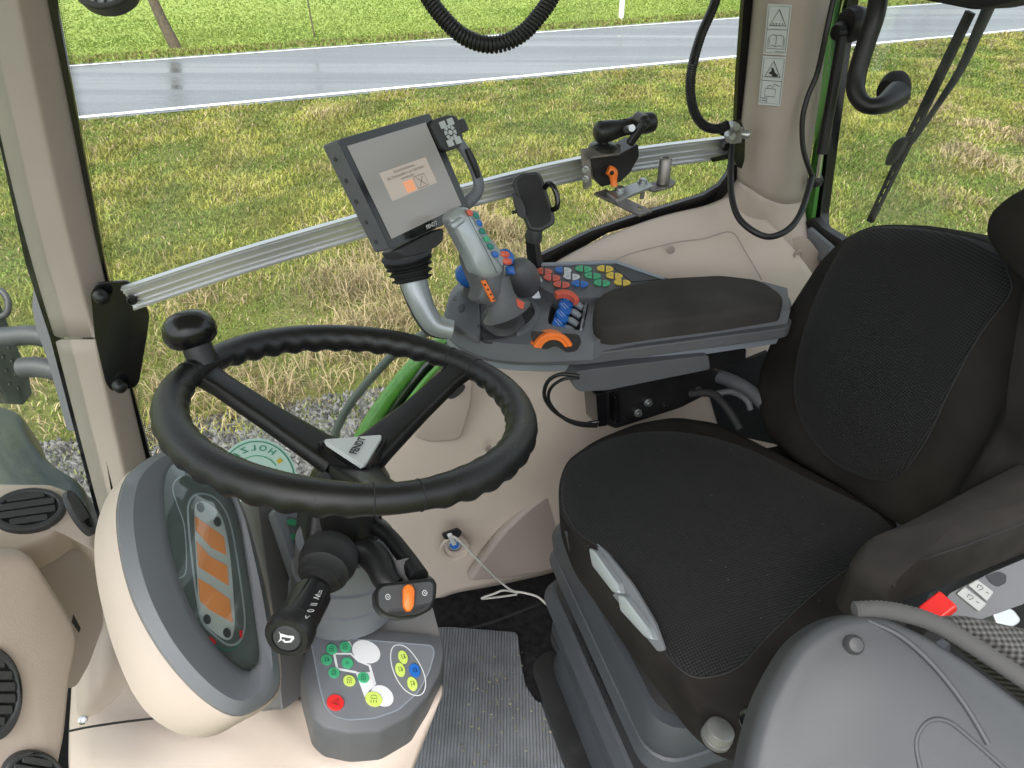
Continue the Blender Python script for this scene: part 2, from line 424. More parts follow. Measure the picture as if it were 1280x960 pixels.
#SECTIONS
# ------------------------------------------------------------ camera, light
cd = bpy.data.cameras.new('camera'); cam = bpy.data.objects.new('camera', cd); COL.objects.link(cam); SC.camera = cam
cam.location = CAM; cam.rotation_euler = (math.pi/2-TH, 0, 0); cd.sensor_width = 36; cd.lens = F/1280*36; cd.clip_start = .02; cd.clip_end = 2000
W = bpy.data.worlds.new('World'); SC.world = W; W.use_nodes = True; nt = W.node_tree
sky = nt.nodes.new('ShaderNodeTexSky'); sky.sky_type = 'NISHITA'; sky.sun_disc = False
SUN_EL, SUN_AZ = math.radians(58), math.radians(200)
sky.sun_elevation = SUN_EL; sky.sun_rotation = SUN_AZ; sky.air_density = 1.2; sky.dust_density = 4
hs = nt.nodes.new('ShaderNodeHueSaturation'); hs.inputs['Saturation'].default_value = .3
nt.links.new(sky.outputs[0], hs.inputs['Color']); nt.links.new(hs.outputs[0], nt.nodes['Background'].inputs[0])
nt.nodes['Background'].inputs[1].default_value = .15
sl = bpy.data.lights.new('sun', 'SUN'); sl.energy = 1.3; sl.angle = math.radians(25); sl.color = (1, .97, .92)
so = bpy.data.objects.new('sun', sl); COL.objects.link(so)
sd = Vector((math.sin(SUN_AZ)*math.cos(SUN_EL), math.cos(SUN_AZ)*math.cos(SUN_EL), math.sin(SUN_EL)))
so.rotation_euler = (-sd).to_track_quat('-Z', 'Y').to_euler(); so.location = sd*20
SC.view_settings.view_transform = 'Standard'; SC.view_settings.look = 'None'; SC.view_settings.gamma = 1
SC.view_settings.exposure = 1.3

# ------------------------------------------------------------ outside ground
G = PZ(-3.0)
def vn(x, y, k, seed, n=7):
    r = np.random.default_rng(seed); s = 0
    for i in range(n):
        a = r.random()*6.28; kk = k*(.6+.9*r.random()); s = s+np.sin((x*np.cos(a)+y*np.sin(a))*kk+r.random()*6.28)
    return s/n**.5
def flat(name, m, pts, z, uvs=None):
    me = bpy.data.meshes.new(name); me.from_pydata([(p[0], p[1], z) for p in pts], [], [tuple(range(len(pts)))])
    return structure(link(name, me, m, None, smooth=False))
def ramp_mat(name, scales, cols, rough=.9, bump=None):
    m = bpy.data.materials.new(name); m.use_nodes = True; nt = m.node_tree; N = nt.nodes; L = nt.links; b = N['Principled BSDF']
    b.inputs['Roughness'].default_value = rough; b.inputs['Specular IOR Level'].default_value = .2
    tc = N.new('ShaderNodeTexCoord'); prev = None
    for i, s in enumerate(scales):
        n = N.new('ShaderNodeTexNoise'); n.inputs['Scale'].default_value = s; n.inputs['Detail'].default_value = 8; n.inputs['Roughness'].default_value = .65
        L.new(tc.outputs['Object'], n.inputs['Vector'])
        r = N.new('ShaderNodeValToRGB'); e = r.color_ramp.elements; c = cols[i]
        e[0].position = .32; e[0].color = (*c[0], 1); e[1].position = .68; e[1].color = (*c[-1], 1)
        for k, x in enumerate(c[1:-1]): q = e.new(.32+.36*(k+1)/(len(c)-1)); q.color = (*x, 1)
        L.new(n.outputs[0], r.inputs[0])
        if prev is None: prev = r.outputs[0]
        else:
            mx = N.new('ShaderNodeMix'); mx.data_type = 'RGBA'; mx.inputs[0].default_value = .5
            L.new(prev, mx.inputs[6]); L.new(r.outputs[0], mx.inputs[7]); prev = mx.outputs[2]
    L.new(prev, b.inputs['Base Color'])
    if bump:
        n = N.new('ShaderNodeTexNoise'); n.inputs['Scale'].default_value = bump[0]; n.inputs['Detail'].default_value = 4; L.new(tc.outputs['Object'], n.inputs['Vector'])
        bp = N.new('ShaderNodeBump'); bp.inputs['Strength'].default_value = bump[1]; bp.inputs['Distance'].default_value = .05
        L.new(n.outputs[0], bp.inputs['Height']); L.new(bp.outputs[0], b.inputs['Normal'])
    return m
mg = ramp_mat('meadow_ground', (2.5, 14), [[(.05, .07, .014), (.10, .12, .025), (.15, .13, .05)], [(.045, .055, .015), (.11, .12, .03), (.16, .14, .06)]], bump=(30, .6))
mf = ramp_mat('field_ground', (.25, 9), [[(.20, .27, .06), (.24, .31, .075), (.27, .32, .09)], [(.17, .24, .05), (.24, .31, .075), (.30, .34, .11)]], bump=(20, .6))
mgr = ramp_mat('gravel_ground', (45, 9), [[(.05, .05, .055), (.16, .16, .16), (.34, .33, .32)], [(.12, .12, .12), (.17, .165, .16), (.2, .19, .17)]], bump=(40, 1))
flat('ground', mg, [(-400, -300), (500, -300), (500, 600), (-400, 600)], 0)
e1, e2 = G.at(95, 150), G.at(925, 72); f1, f2 = G.at(85, 83), G.at(925, 22)
RD = (e2-e1).normalized(); RN = Vector((-RD.y, RD.x, 0)); RW = ((f1-e1).dot(RN)+(f2-e1).dot(RN))/2
print('road', RD, RW, e1)
def rdp(s, t): return e1+RD*s+RN*t
roadm = bpy.data.materials.new('wet_asphalt'); roadm.use_nodes = True
nt = roadm.node_tree; N = nt.nodes; L = nt.links; b = N['Principled BSDF']
tc = N.new('ShaderNodeTexCoord'); mp = N.new('ShaderNodeMapping'); mp.inputs['Rotation'].default_value[2] = -math.atan2(RD.y, RD.x); mp.inputs['Scale'].default_value = (.05, 1.1, 1)
L.new(tc.outputs['Object'], mp.inputs[0]); n1 = N.new('ShaderNodeTexNoise'); n1.inputs['Scale'].default_value = 1; n1.inputs['Detail'].default_value = 5; L.new(mp.outputs[0], n1.inputs[0])
n2 = N.new('ShaderNodeTexNoise'); n2.inputs['Scale'].default_value = 25; n2.inputs['Detail'].default_value = 5; L.new(tc.outputs['Object'], n2.inputs[0])
r = N.new('ShaderNodeMapRange'); r.inputs[1].default_value = .35; r.inputs[2].default_value = .65; r.inputs[3].default_value = .06; r.inputs[4].default_value = .6; L.new(n1.outputs[0], r.inputs[0]); L.new(r.outputs[0], b.inputs['Roughness'])
cr = N.new('ShaderNodeValToRGB'); cr.color_ramp.elements[0].color = (.045, .05, .06, 1); cr.color_ramp.elements[1].color = (.17, .18, .20, 1); cr.color_ramp.elements[0].position = .35; cr.color_ramp.elements[1].position = .65
mx = N.new('ShaderNodeMath'); mx.operation = 'MULTIPLY_ADD'; mx.inputs[1].default_value = .5; L.new(n1.outputs[0], mx.inputs[0])
mm = N.new('ShaderNodeMath'); mm.operation = 'MULTIPLY'; mm.inputs[1].default_value = .5; L.new(n2.outputs[0], mm.inputs[0]); L.new(mm.outputs[0], mx.inputs[2])
L.new(mx.outputs[0], cr.inputs[0]); L.new(cr.outputs[0], b.inputs['Base Color'])
bp = N.new('ShaderNodeBump'); bp.inputs['Strength'].default_value = .25; bp.inputs['Distance'].default_value = .01; L.new(n2.outputs[0], bp.inputs['Height']); L.new(bp.outputs[0], b.inputs['Normal'])
b.inputs['Specular IOR Level'].default_value = .9
flat('road', roadm, [rdp(-60, -.12), rdp(160, -.12), rdp(160, RW+.12), rdp(-60, RW+.12)], .012)
flat('road_marking', mat('road_paint', (.8, .8, .8), .5, var=(6, .12)), [rdp(-60, .02), rdp(160, .02), rdp(160, .17), rdp(-60, .17)], .018)
flat('road_marking', 'white_line', [rdp(-60, RW-.15), rdp(160, RW-.15), rdp(160, RW-.05), rdp(-60, RW-.05)], .018)
flat('field', mf, [rdp(-150, RW+.15), rdp(400, RW+.15), rdp(400, RW+400), rdp(-150, RW+400)], .008)
gb0 = 4.15
def cb(a, b): p = A*a+B*b; return (p.x, p.y)
flat('gravel', mgr, [cb(-12, .2), cb(14, .2)]+[cb(14-i*.65, gb0+.12*math.sin(i*1.7)+.1*math.sin(i*.6)) for i in range(41)], .006)
# gravel stones
def scatter_mesh(name, V, Fc, cols, mtl, label, cat):
    me = bpy.data.meshes.new(name); nv = len(V); nf = len(Fc)
    me.vertices.add(nv); me.vertices.foreach_set('co', V.astype(np.float32).ravel())
    me.loops.add(nf*3); me.loops.foreach_set('vertex_index', Fc.astype(np.int32).ravel())
    me.polygons.add(nf); me.polygons.foreach_set('loop_start', np.arange(0, nf*3, 3, dtype=np.int32)); 
    at = me.color_attributes.new('Col', 'FLOAT_COLOR', 'POINT'); at.data.foreach_set('color', np.concatenate([cols, np.ones((nv, 1))], 1).astype(np.float32).ravel())
    me.update(calc_edges=True); me.validate()
    o = bpy.data.objects.new(name, me); COL.objects.link(o); me.materials.append(mtl)
    tag(o, label, cat); o['kind'] = 'stuff'; return o
def colmat(name, rough=.8, trans=0):
    m = bpy.data.materials.new(name); m.use_nodes = True; nt = m.node_tree; b = nt.nodes['Principled BSDF']
    a = nt.nodes.new('ShaderNodeVertexColor'); a.layer_name = 'Col'; nt.links.new(a.outputs[0], b.inputs['Base Color']); b.inputs['Roughness'].default_value = rough; b.inputs['Specular IOR Level'].default_value = .25
    if trans:
        t = nt.nodes.new('ShaderNodeBsdfTranslucent'); nt.links.new(a.outputs[0], t.inputs[0]); mx = nt.nodes.new('ShaderNodeMixShader'); mx.inputs[0].default_value = trans
        nt.links.new(b.outputs[0], mx.inputs[1]); nt.links.new(t.outputs[0], mx.inputs[2]); nt.links.new(mx.outputs[0], nt.nodes['Material Output'].inputs[0])
    return m
def stones(n, name, label):
    a = RNG.uniform(-4.2, 3.5, n); bb = RNG.uniform(2.2, gb0+.25, n); r = RNG.uniform(.008, .028, n)
    X = A.x*a+B.x*bb; Y = A.y*a+B.y*bb; t = np.array([[1, 0, -.3], [-.5, .87, -.3], [-.5, -.87, -.3], [0, 0, .8]])
    Q = RNG.normal(0, .35, (n, 4, 3))+t; V = Q*r[:, None, None]+np.stack([X, Y, r*.3+.006], 1)[:, None]
    f = np.array([[0, 1, 3], [1, 2, 3], [2, 0, 3]]); Fc = (np.arange(n)*4)[:, None, None]+f
    g = RNG.uniform(.03, .20, n); C = np.repeat(np.stack([g, g*.98, g*.95], 1), 4, 0)
    return scatter_mesh(name, V.reshape(-1, 3), Fc.reshape(-1, 3), C, colmat('stone_chips'), label, 'gravel')
stones(60000, 'loose_gravel', 'grey crushed stone lying beside the tractor under the side window')
def grass(name, label, X, Y, H, Wd, C, lean, mtl):
    n = len(X); th = RNG.uniform(0, 6.28, n); ph = RNG.uniform(0, 6.28, n); l = H*lean*RNG.uniform(.2, 1, n)
    dx, dy = np.cos(th)*Wd/2, np.sin(th)*Wd/2; lx, ly = np.cos(ph)*l, np.sin(ph)*l
    z0 = np.zeros(n)
    V = np.stack([np.stack([X-dx, Y-dy, z0], 1), np.stack([X+dx, Y+dy, z0], 1), np.stack([X+dx*.8+lx*.4, Y+dy*.8+ly*.4, H*.6], 1), np.stack([X-dx*.8+lx*.4, Y-dy*.8+ly*.4, H*.6], 1), np.stack([X+lx, Y+ly, H*(1-.25*lean)], 1)], 1)
    f = np.array([[0, 1, 2], [0, 2, 3], [3, 2, 4]]); Fc = (np.arange(n)*5)[:, None, None]+f
    return scatter_mesh(name, V.reshape(-1, 3), Fc.reshape(-1, 3), np.repeat(C, 5, 0), mtl, label, 'grass')
gm = colmat('grass_blades', .7, .3)
def in_view(x, y, z=.1, mg=60):
    Zr = z-3; d = y*CT-Zr*ST; px = 640+F*x/d; py = 480-F*(Zr*CT+y*ST)/d
    return (px > -mg) & (px < 1280+mg) & (py > -mg) & (py < 680)
# verge between gravel and road
n = 900000
s = RNG.uniform(-12, 32, n); t = RNG.uniform(-16, -.15, n); X = e1.x+RD.x*s+RN.x*t; Y = e1.y+RD.y*s+RN.y*t
bb = X*B.x+Y*B.y; keep = (bb > gb0+.1*np.sin(X*2)-.05+RNG.exponential(.12, n)*-1) & in_view(X, Y); X, Y, bb = X[keep], Y[keep], bb[keep]; n = len(X); print('blades', n)
dist = np.hypot(X, Y)
big = vn(X, Y, .9, 3); mid = vn(X, Y, 3.2, 4); fine = vn(X, Y, 11, 5)
aa = X*A.x+Y*A.y
dry = np.clip(1.1-(bb-gb0)/(2.7+.2*np.clip(aa-1, 0, 4))+.35*big+.3*mid, 0, 1)*np.clip(.75+.3*fine, 0, 1)
dry = np.maximum(dry*np.clip((bb-gb0)*3, .15, 1), np.clip(.16*mid+.08*fine-.08, 0, .35)+.06)
rt = -(e1.x-X)*RN.x-(e1.y-Y)*RN.y
dry = np.clip(dry+np.clip(1-np.abs(rt+.8)/1.2, 0, 1)*.12, 0, 1)
u = RNG.random(n)
green = np.array([.13, .19, .035]); yel = np.array([.38, .37, .09]); straw = np.array([.50, .40, .23]); lg = np.array([.22, .29, .065])
isdry = u < dry; w = np.clip(.5+.30*fine+.42*mid+.25*big+RNG.normal(0, .16, n), 0, 1)[:, None]
dk = (np.clip(.5+.5*vn(X, Y, 5.5, 21), 0, 1)*.35+.72)[:, None]
C = dk*np.where(isdry[:, None], straw*(.6+.55*RNG.random((n, 1))), np.where((RNG.random(n) < .5)[:, None], green*(1-w)+yel*w, lg*(1-w)+yel*w)*(.84+.32*RNG.random((n, 1))))
H = np.where(isdry, RNG.uniform(.03, .09, n)+np.clip(dry-.3, 0, .6)*RNG.uniform(.1, .35, n), RNG.uniform(.03, .085, n))*(1+.3*mid)
Wd = (.004+.0010*dist)*RNG.uniform(.7, 1.3, n)
grass('grass', 'mixed green and straw coloured grass between the gravel and the road', X, Y, np.abs(H), Wd, C, 1.25, gm)
# field edge beyond the road
n = 160000
s = RNG.uniform(-6, 60, n); t = RW+.15+RNG.exponential(5, n); X = e1.x+RD.x*s+RN.x*t; Y = e1.y+RD.y*s+RN.y*t
k = in_view(X, Y); X, Y, t = X[k], Y[k], t[k]; n = len(X); mid = vn(X, Y, 1.5, 8); w = np.clip(.5+.4*mid+RNG.normal(0, .2, n), 0, 1)[:, None]
C = (np.array([.19, .27, .055])*(1-w)+np.array([.29, .35, .09])*w)*(.85+.3*RNG.random((n, 1))); C = np.where((t < RW+.8)[:, None] & (RNG.random((n, 1)) < .5), np.array([.22, .2, .07]), C)
H = RNG.uniform(.03, .07, n)+.06*(t < RW+.8); grass('field_grass', 'short bright green grass of the field beyond the road', X, Y, H, .02+.0012*np.hypot(X, Y), C, .8, gm)

# trees and post
def tree(name, label, px, py, top, r0, twigs, cat='tree', h=4.5):
    base = G.at(px, py); T = thing(name, label, cat, base)
    d = (base-CAM).dot(FW); tx = Vector((top, 0, 0))
    pts = [base-UP*.1, base+tx*.35+UP*h*.2, base+tx*.6+UP*h*.5, base+tx+UP*h]
    tube('trunk', T, 'bark', pts, [r0*1.25, r0, r0*.85, r0*.5], 10, 6)
    rr = random.Random(px)
    segs = []
    V = []; Fc = []
    bm = bmesh.new()
    for i in range(twigs):
        z = h*(.45+.55*rr.random()); o = base+tx*z/h+UP*z; a = rr.random()*6.28; l = (.4+.9*rr.random())*h*.25
        q = o+Vector((math.cos(a)*l, math.sin(a)*l, l*(.3+.6*rr.random())))
        for (p0, p1, ra) in [(o, q, r0*.25)]+[(o.lerp(q, .3+.6*rr.random()), q+Vector((rr.uniform(-.5, .5), rr.uniform(-.5, .5), rr.uniform(0, .6)))*l*.7, r0*.1) for _ in range(4)]:
            t = (p1-p0).normalized(); uu, vv = frame(t); b0 = len(V)
            for j in range(4): aa = j*math.pi/2; V.append(p0+(uu*math.cos(aa)+vv*math.sin(aa))*ra)
            for j in range(4): aa = j*math.pi/2; V.append(p1+(uu*math.cos(aa)+vv*math.sin(aa))*ra*.3)
            Fc += [(b0+j, b0+(j+1) % 4, b0+4+(j+1) % 4, b0+4+j) for j in range(4)]
    bm.free(); mk('crown', V, Fc, 'bark', T)
tree('roadside_tree', 'bare tree with a leaning mossy trunk on the field side of the road', 222, 61, -.75, .11, 40)
tree('sapling', 'thin bare sapling standing in the field behind the road, right of the thicker tree trunk', 394, 47, -.1, .018, 18, h=1.9)
p = G.at(776, 26); T = thing('marker_post', 'white roadside marker post at the far edge of the road', 'post', p)
box('shaft', T, 'white_line', p+UP*.5, (RD, RN, UP), (.13, .09, 1.0), .02)
box('black_band', T, 'print', p+UP*.82, (RD, RN, UP), (.135, .095, .2), .004)
# ------------------------------------------------------------ cab shell
def cquad(name, m, pts, thick, par=None, **k):
    pass
# floor
me_pts = [cab(-1.0, -.05, -1.5), cab(1.15, -.05, -1.5), cab(1.15, 1.3, -1.5), cab(-1.0, 1.3, -1.5)]
structure(slab('cab_floor', None, 'carpet', [me_pts], UP, .06))
# roof
T = thing('cab_roof', 'pale lined cab roof closing the cab overhead', 'roof', cab(0, .6, .42))
slab('headliner', T, 'headliner', [[cab(-1.05, -.12, .42), cab(1.2, -.12, .42), cab(1.2, 1.42, .42), cab(-1.05, 1.42, .42)]], -UP, .01)
slab('roof_shell', T, 'dark', [[cab(-1.1, -.15, .50), cab(1.25, -.15, .50), cab(1.25, 1.45, .50), cab(-1.1, 1.45, .50)]], UP, .06)

# front pillar (left in the view)
def pillar_rows(tab): return [[PB(b).at(x, y) for x, b in row] for y, row in tab]
T = thing('front_pillar', 'beige front cab pillar on the left with a black bracket bolted to it', 'pillar', cab(-.45, 1.33, -1.5))
def lin(y, tab):
    for (y0, x0), (y1, x1) in zip(tab, tab[1:]):
        if y <= y1: break
    return x0+(x1-x0)*(y-y0)/(y1-y0)
LE = [(-60, -48), (152, 2), (330, 43), (424, 74), (627, 126), (700, 146)]
RI = [(-60, 8), (0, 20), (167, 53), (330, 90), (424, 117), (491, 130), (595, 154), (700, 178)]
RE = [(-60, 48), (0, 61), (320, 124), (424, 150), (488, 163), (570, 183), (700, 214)]
def prow(y):
    l, r, e = lin(y, LE), lin(y, RI), lin(y, RE)
    return [PB(1.42).at(l-10, y), PB(1.375).at(l, y), PB(1.30).at(l+(r-l)*.82, y), PB(1.282).at(r, y), PB(1.288).at(r+(e-r)*.2, y), PB(1.315).at(e-1, y), PB(1.34).at(e+1, y)]
grid('upper_trim', T, 'taupe', [prow(y) for y in (-60, 60, 180, 300, 422)], 2, .012)
grid('lower_trim', T, 'taupe', [prow(y) for y in (425, 500, 600, 700)], 2, .012)
# black windscreen seal left of the pillar
T2 = thing('windscreen', 'windscreen pane at the far left with its black edge against the beige front pillar', 'window', cab(-.56, .9, -1.1))
WS = PB(1.40)
plate('seal', T2, 'gloss', [(lin(y, LE)-o, y) for y, o in ((-60, 10), (152, 9), (330, 11), (424, 11), (627, 10), (700, 10))]+[(lin(y, LE)+2, y) for y in (700, 627, 424, 330, 152, -60)], PB(1.40), .01)
slab('pane', T2, 'glass_side', [[cab(-.60, 1.36, -1.2), cab(-.60, -.05, -1.2), cab(-.60, -.05, .4), cab(-.60, 1.36, .4)]], A, .005)
# side window
T = thing('side_window', 'large right hand cab window looking out on the grass bank and road', 'window', cab(.2, 1.315, -1.2))
inner = [(70, 0), (97, 150), (131, 330), (166, 488), (186, 565), (215, 640), (330, 670), (405, 660), (440, 603), (470, 545), (497, 502), (530, 460), (576, 418), (625, 368), (675, 320), (738.6, 289), (801, 268), (842, 255.5), (879, 244), (899, 232), (911, 216), (917, 190), (919.5, 170), (922.5, 100), (930, 0), (934, -60), (56, -60)]
outer = [(-40, -120), (960, -120), (960, 230), (925, 262), (885, 262), (842, 268), (760, 291), (700, 325), (600, 410), (520, 480), (480, 540), (440, 620), (380, 680), (150, 680), (120, 500), (90, 360), (60, 240), (40, 100)]
plate('seal', T, 'gloss', outer, PB(1.325), .012, holes=[inner])
slab('pane', T, 'glass', [[cab(-.75, 1.345, -1.35), cab(1.1, 1.345, -1.35), cab(1.1, 1.345, .4), cab(-.75, 1.345, .4)]], -B, .005)
# dotted ceramic band: rows of dots beside the black edge
def dots(path, offs, cnt, pl):
    V = []; Fc = []
    P = [Vector(p) for p in path]; acc = []
    for (p, q) in zip(P, P[1:]):
        L_ = (q-p).length; k = max(1, int(L_/2.6))
        for i in range(k): acc.append((p.lerp(q, i/k), (q-p).normalized()))
    for c_, t in acc:
        nn = Vector((-t.y, t.x))
        for j in range(cnt):
            c2 = c_+nn*(offs*(j+.6)*2.4)+t*(1.3 if j % 2 else 0); rr_ = 1.05*(1-j/(cnt+1.0)); b0 = len(V)
            for a in range(6): V.append(pl.at(c2.x+rr_*math.cos(a*math.pi/3), c2.y+rr_*math.sin(a*math.pi/3)))
            Fc.append(tuple(range(b0, b0+6)))
    me = bpy.data.meshes.new('dot_band'); me.from_pydata([tuple(v) for v in V], [], Fc)
    return link('dot_band', me, 'print', T, smooth=False)
dots([(62, -20), (70, 0), (97, 150), (131, 330), (166, 488), (186, 565)], -1, 5, PB(1.338))
dots([(738, 289), (801, 268), (842, 255.5), (879, 244), (899, 232), (911, 216), (917, 190), (919.5, 170), (922.5, 100), (930, 0)], -1, 2, PB(1.338))

# green lower frame outside the window
T = thing('door_frame', 'curved green painted frame bar with a black seal below the side window', 'frame', cab(.0, 1.36, -1.3))
def pd(l): return [PD(*q) for q in l]
gl = [(400, 640), (430, 592), (458, 540), (486, 498), (520, 457), (565, 420), (620, 375)]
tube('green_bar', T, 'green_paint', [PB(1.37).at(*p) for p in gl], .021, 12, 5)
tube('black_seal', T, 'black_matt', [PB(1.345).at(p[0]+17, p[1]+4) for p in gl], .012, 10, 5)
tube('green_lip', T, 'green_paint', [PB(1.312).at(p[0]+24, p[1]+5) for p in gl], .0065, 8, 5)
T = thing('grab_rail', 'bent dull green tube outside the window beside the green frame bar', 'rail', cab(-.1, 1.75, -1.5))
tube('tube', T, mat('rail_paint', (.10, .13, .11), .45), [PB(1.75).at(*p) for p in [(600, 380), (540, 412), (500, 436), (468, 468), (440, 502), (425, 528), (419, 550), (425, 600)]], .0125, 10, 6)

# inner wall panel
T = thing('wall_panel', 'beige moulded side wall panel under the window from the steering wheel to the rear pillar', 'panel', cab(.4, 1.2, -1.5))
rows = [
 [(372, 700, 1.32), (440, 598, 1.32), (484, 545, 1.32), (540, 466, 1.32), (600, 412, 1.32), (668, 338, 1.31), (760, 292, 1.31), (842, 264, 1.31), (888, 258, 1.31), (922, 236, 1.30)],
 [(385, 712, 1.30), (455, 605, 1.29), (500, 552, 1.28), (556, 480, 1.28), (620, 415, 1.28), (690, 345, 1.26), (775, 304, 1.25), (850, 283, 1.25), (905, 278, 1.25), (945, 262, 1.22)],
 [(400, 730, 1.27), (480, 640, 1.26), (525, 590, 1.25), (580, 530, 1.24), (650, 470, 1.23), (720, 400, 1.20), (800, 345, 1.18), (868, 318, 1.18), (925, 310, 1.18), (985, 300, 1.17)],
 [(430, 745, 1.25), (505, 680, 1.24), (555, 640, 1.23), (600, 600, 1.205), (665, 545, 1.175), (740, 480, 1.15), (820, 420, 1.12), (885, 392, 1.12), (945, 385, 1.12), (1030, 360, 1.14)],
 [(460, 760, 1.235), (525, 712, 1.23), (565, 690, 1.22), (620, 650, 1.20), (680, 610, 1.175), (750, 560, 1.14), (830, 500, 1.1), (900, 470, 1.1), (970, 460, 1.1), (1060, 430, 1.1)],
 [(500, 800, 1.225), (545, 744, 1.215), (590, 738, 1.205), (640, 728, 1.20), (700, 715, 1.18), (770, 690, 1.15), (840, 650, 1.12), (910, 620, 1.1), (990, 600, 1.1), (1080, 580, 1.1)],
]
grid('moulding', T, 'beige_light', [[PB(b).at(x, y) for x, y, b in r] for r in rows], 3, .008)
# shade in the lower wheel arch recess, painted as a darker beige plate
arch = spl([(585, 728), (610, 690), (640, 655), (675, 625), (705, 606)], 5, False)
plate('arch_shade', T, 'beige_dark', [tuple(p) for p in arch]+[(740, 600), (745, 700), (700, 712), (640, 724)], PB(1.174), .03, bevel=.012)
pillow('moulded_boss', T, 'beige_light', rnd([(528, 512), (566, 476), (594, 470), (590, 510), (577, 552), (540, 556), (515, 548)], 10, 4), PB(1.225), .02, .012, .002)
plate('slot_recess', T, 'dark', ell(571, 490, 13, 5, -38, 18), PB(1.213), .002, .003)
plate('end_cap', T, 'beige', [(930, 330), (985, 296), (1012, 300), (1050, 350), (1080, 430), (1000, 460)], PB(1.225), .02)
W2 = PB(1.19)
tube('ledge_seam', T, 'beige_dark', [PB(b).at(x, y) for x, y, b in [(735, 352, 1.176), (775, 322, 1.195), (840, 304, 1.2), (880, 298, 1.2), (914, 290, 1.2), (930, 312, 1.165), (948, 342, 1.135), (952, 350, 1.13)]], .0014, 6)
lathe('screw_plug', T, 'taupe', PB(1.165).at(997, 318), -B, [(.011, 0), (.011, .003), (.008, .004), (.008, .002)], 20)
for sx_, sy_, sb_ in ((838, 312, 1.195), (610, 560, 1.19), (700, 400, 1.21)): lathe('screw_plug', T, 'taupe', PB(sb_).at(sx_, sy_), -B, [(.008, 0), (.008, .003), (.006, .004), (.006, .002)], 20)
lathe('screw_plug', T, 'taupe', PB(1.21).at(619, 652+60), -B, [(.009, 0), (.009, .004), (.006, .005)], 20)
# rear pillar
T = thing('rear_pillar', 'broad beige rear cab pillar with warning stickers and a hanging black cable', 'pillar', cab(1.0, 1.25, -.9))
def rprow(y, xl, xc, xm, xr): return [PB(1.36).at(xl-3, y), PB(1.33).at(xl, y), PB(1.245).at(xc, y), PB(1.215).at(xc+(xm-xc)*.5, y), PB(1.205).at(xm, y), PB(1.23).at(xm+(xr-xm)*.6, y), PB(1.30).at(xr, y), PB(1.36).at(xr+3, y)]
grid('upper_trim', T, 'taupe', [rprow(-60, 945, 958, 1000, 1040), rprow(30, 938, 950, 993, 1033), rprow(130, 928, 939, 982, 1021), rprow(190, 921, 933, 974, 1011),
     [PB(b).at(x, y) for x, y, b in [(917, 224, 1.362), (920, 226, 1.332), (930, 235, 1.248), (946, 245, 1.219), (967, 256, 1.209), (986, 260, 1.234), (1003, 254, 1.304), (1006, 254, 1.362)]]], 2, .012)
grid('lower_trim', T, 'beige', [
     [PB(b).at(x, y) for x, y, b in [(917, 221, 1.36), (920, 223, 1.33), (930, 232, 1.245), (946, 242, 1.215), (967, 253, 1.205), (986, 257, 1.23), (1003, 251, 1.30), (1006, 251, 1.36)]],
     [PB(b).at(x, y) for x, y, b in [(905, 240, 1.34), (912, 244, 1.31), (926, 254, 1.24), (944, 264, 1.21), (965, 274, 1.20), (984, 277, 1.22), (1002, 268, 1.27), (1008, 268, 1.34)]],
     [PB(b).at(x, y) for x, y, b in [(890, 262, 1.32), (900, 266, 1.30), (920, 277, 1.255), (940, 288, 1.225), (963, 298, 1.205), (983, 300, 1.21), (1003, 290, 1.24), (1012, 290, 1.3)]],
     [PB(b).at(x, y) for x, y, b in [(880, 285, 1.30), (895, 292, 1.27), (915, 305, 1.25), (935, 320, 1.23), (962, 335, 1.22), (985, 330, 1.22), (1008, 318, 1.24), (1020, 315, 1.26)]]], 2, .012)
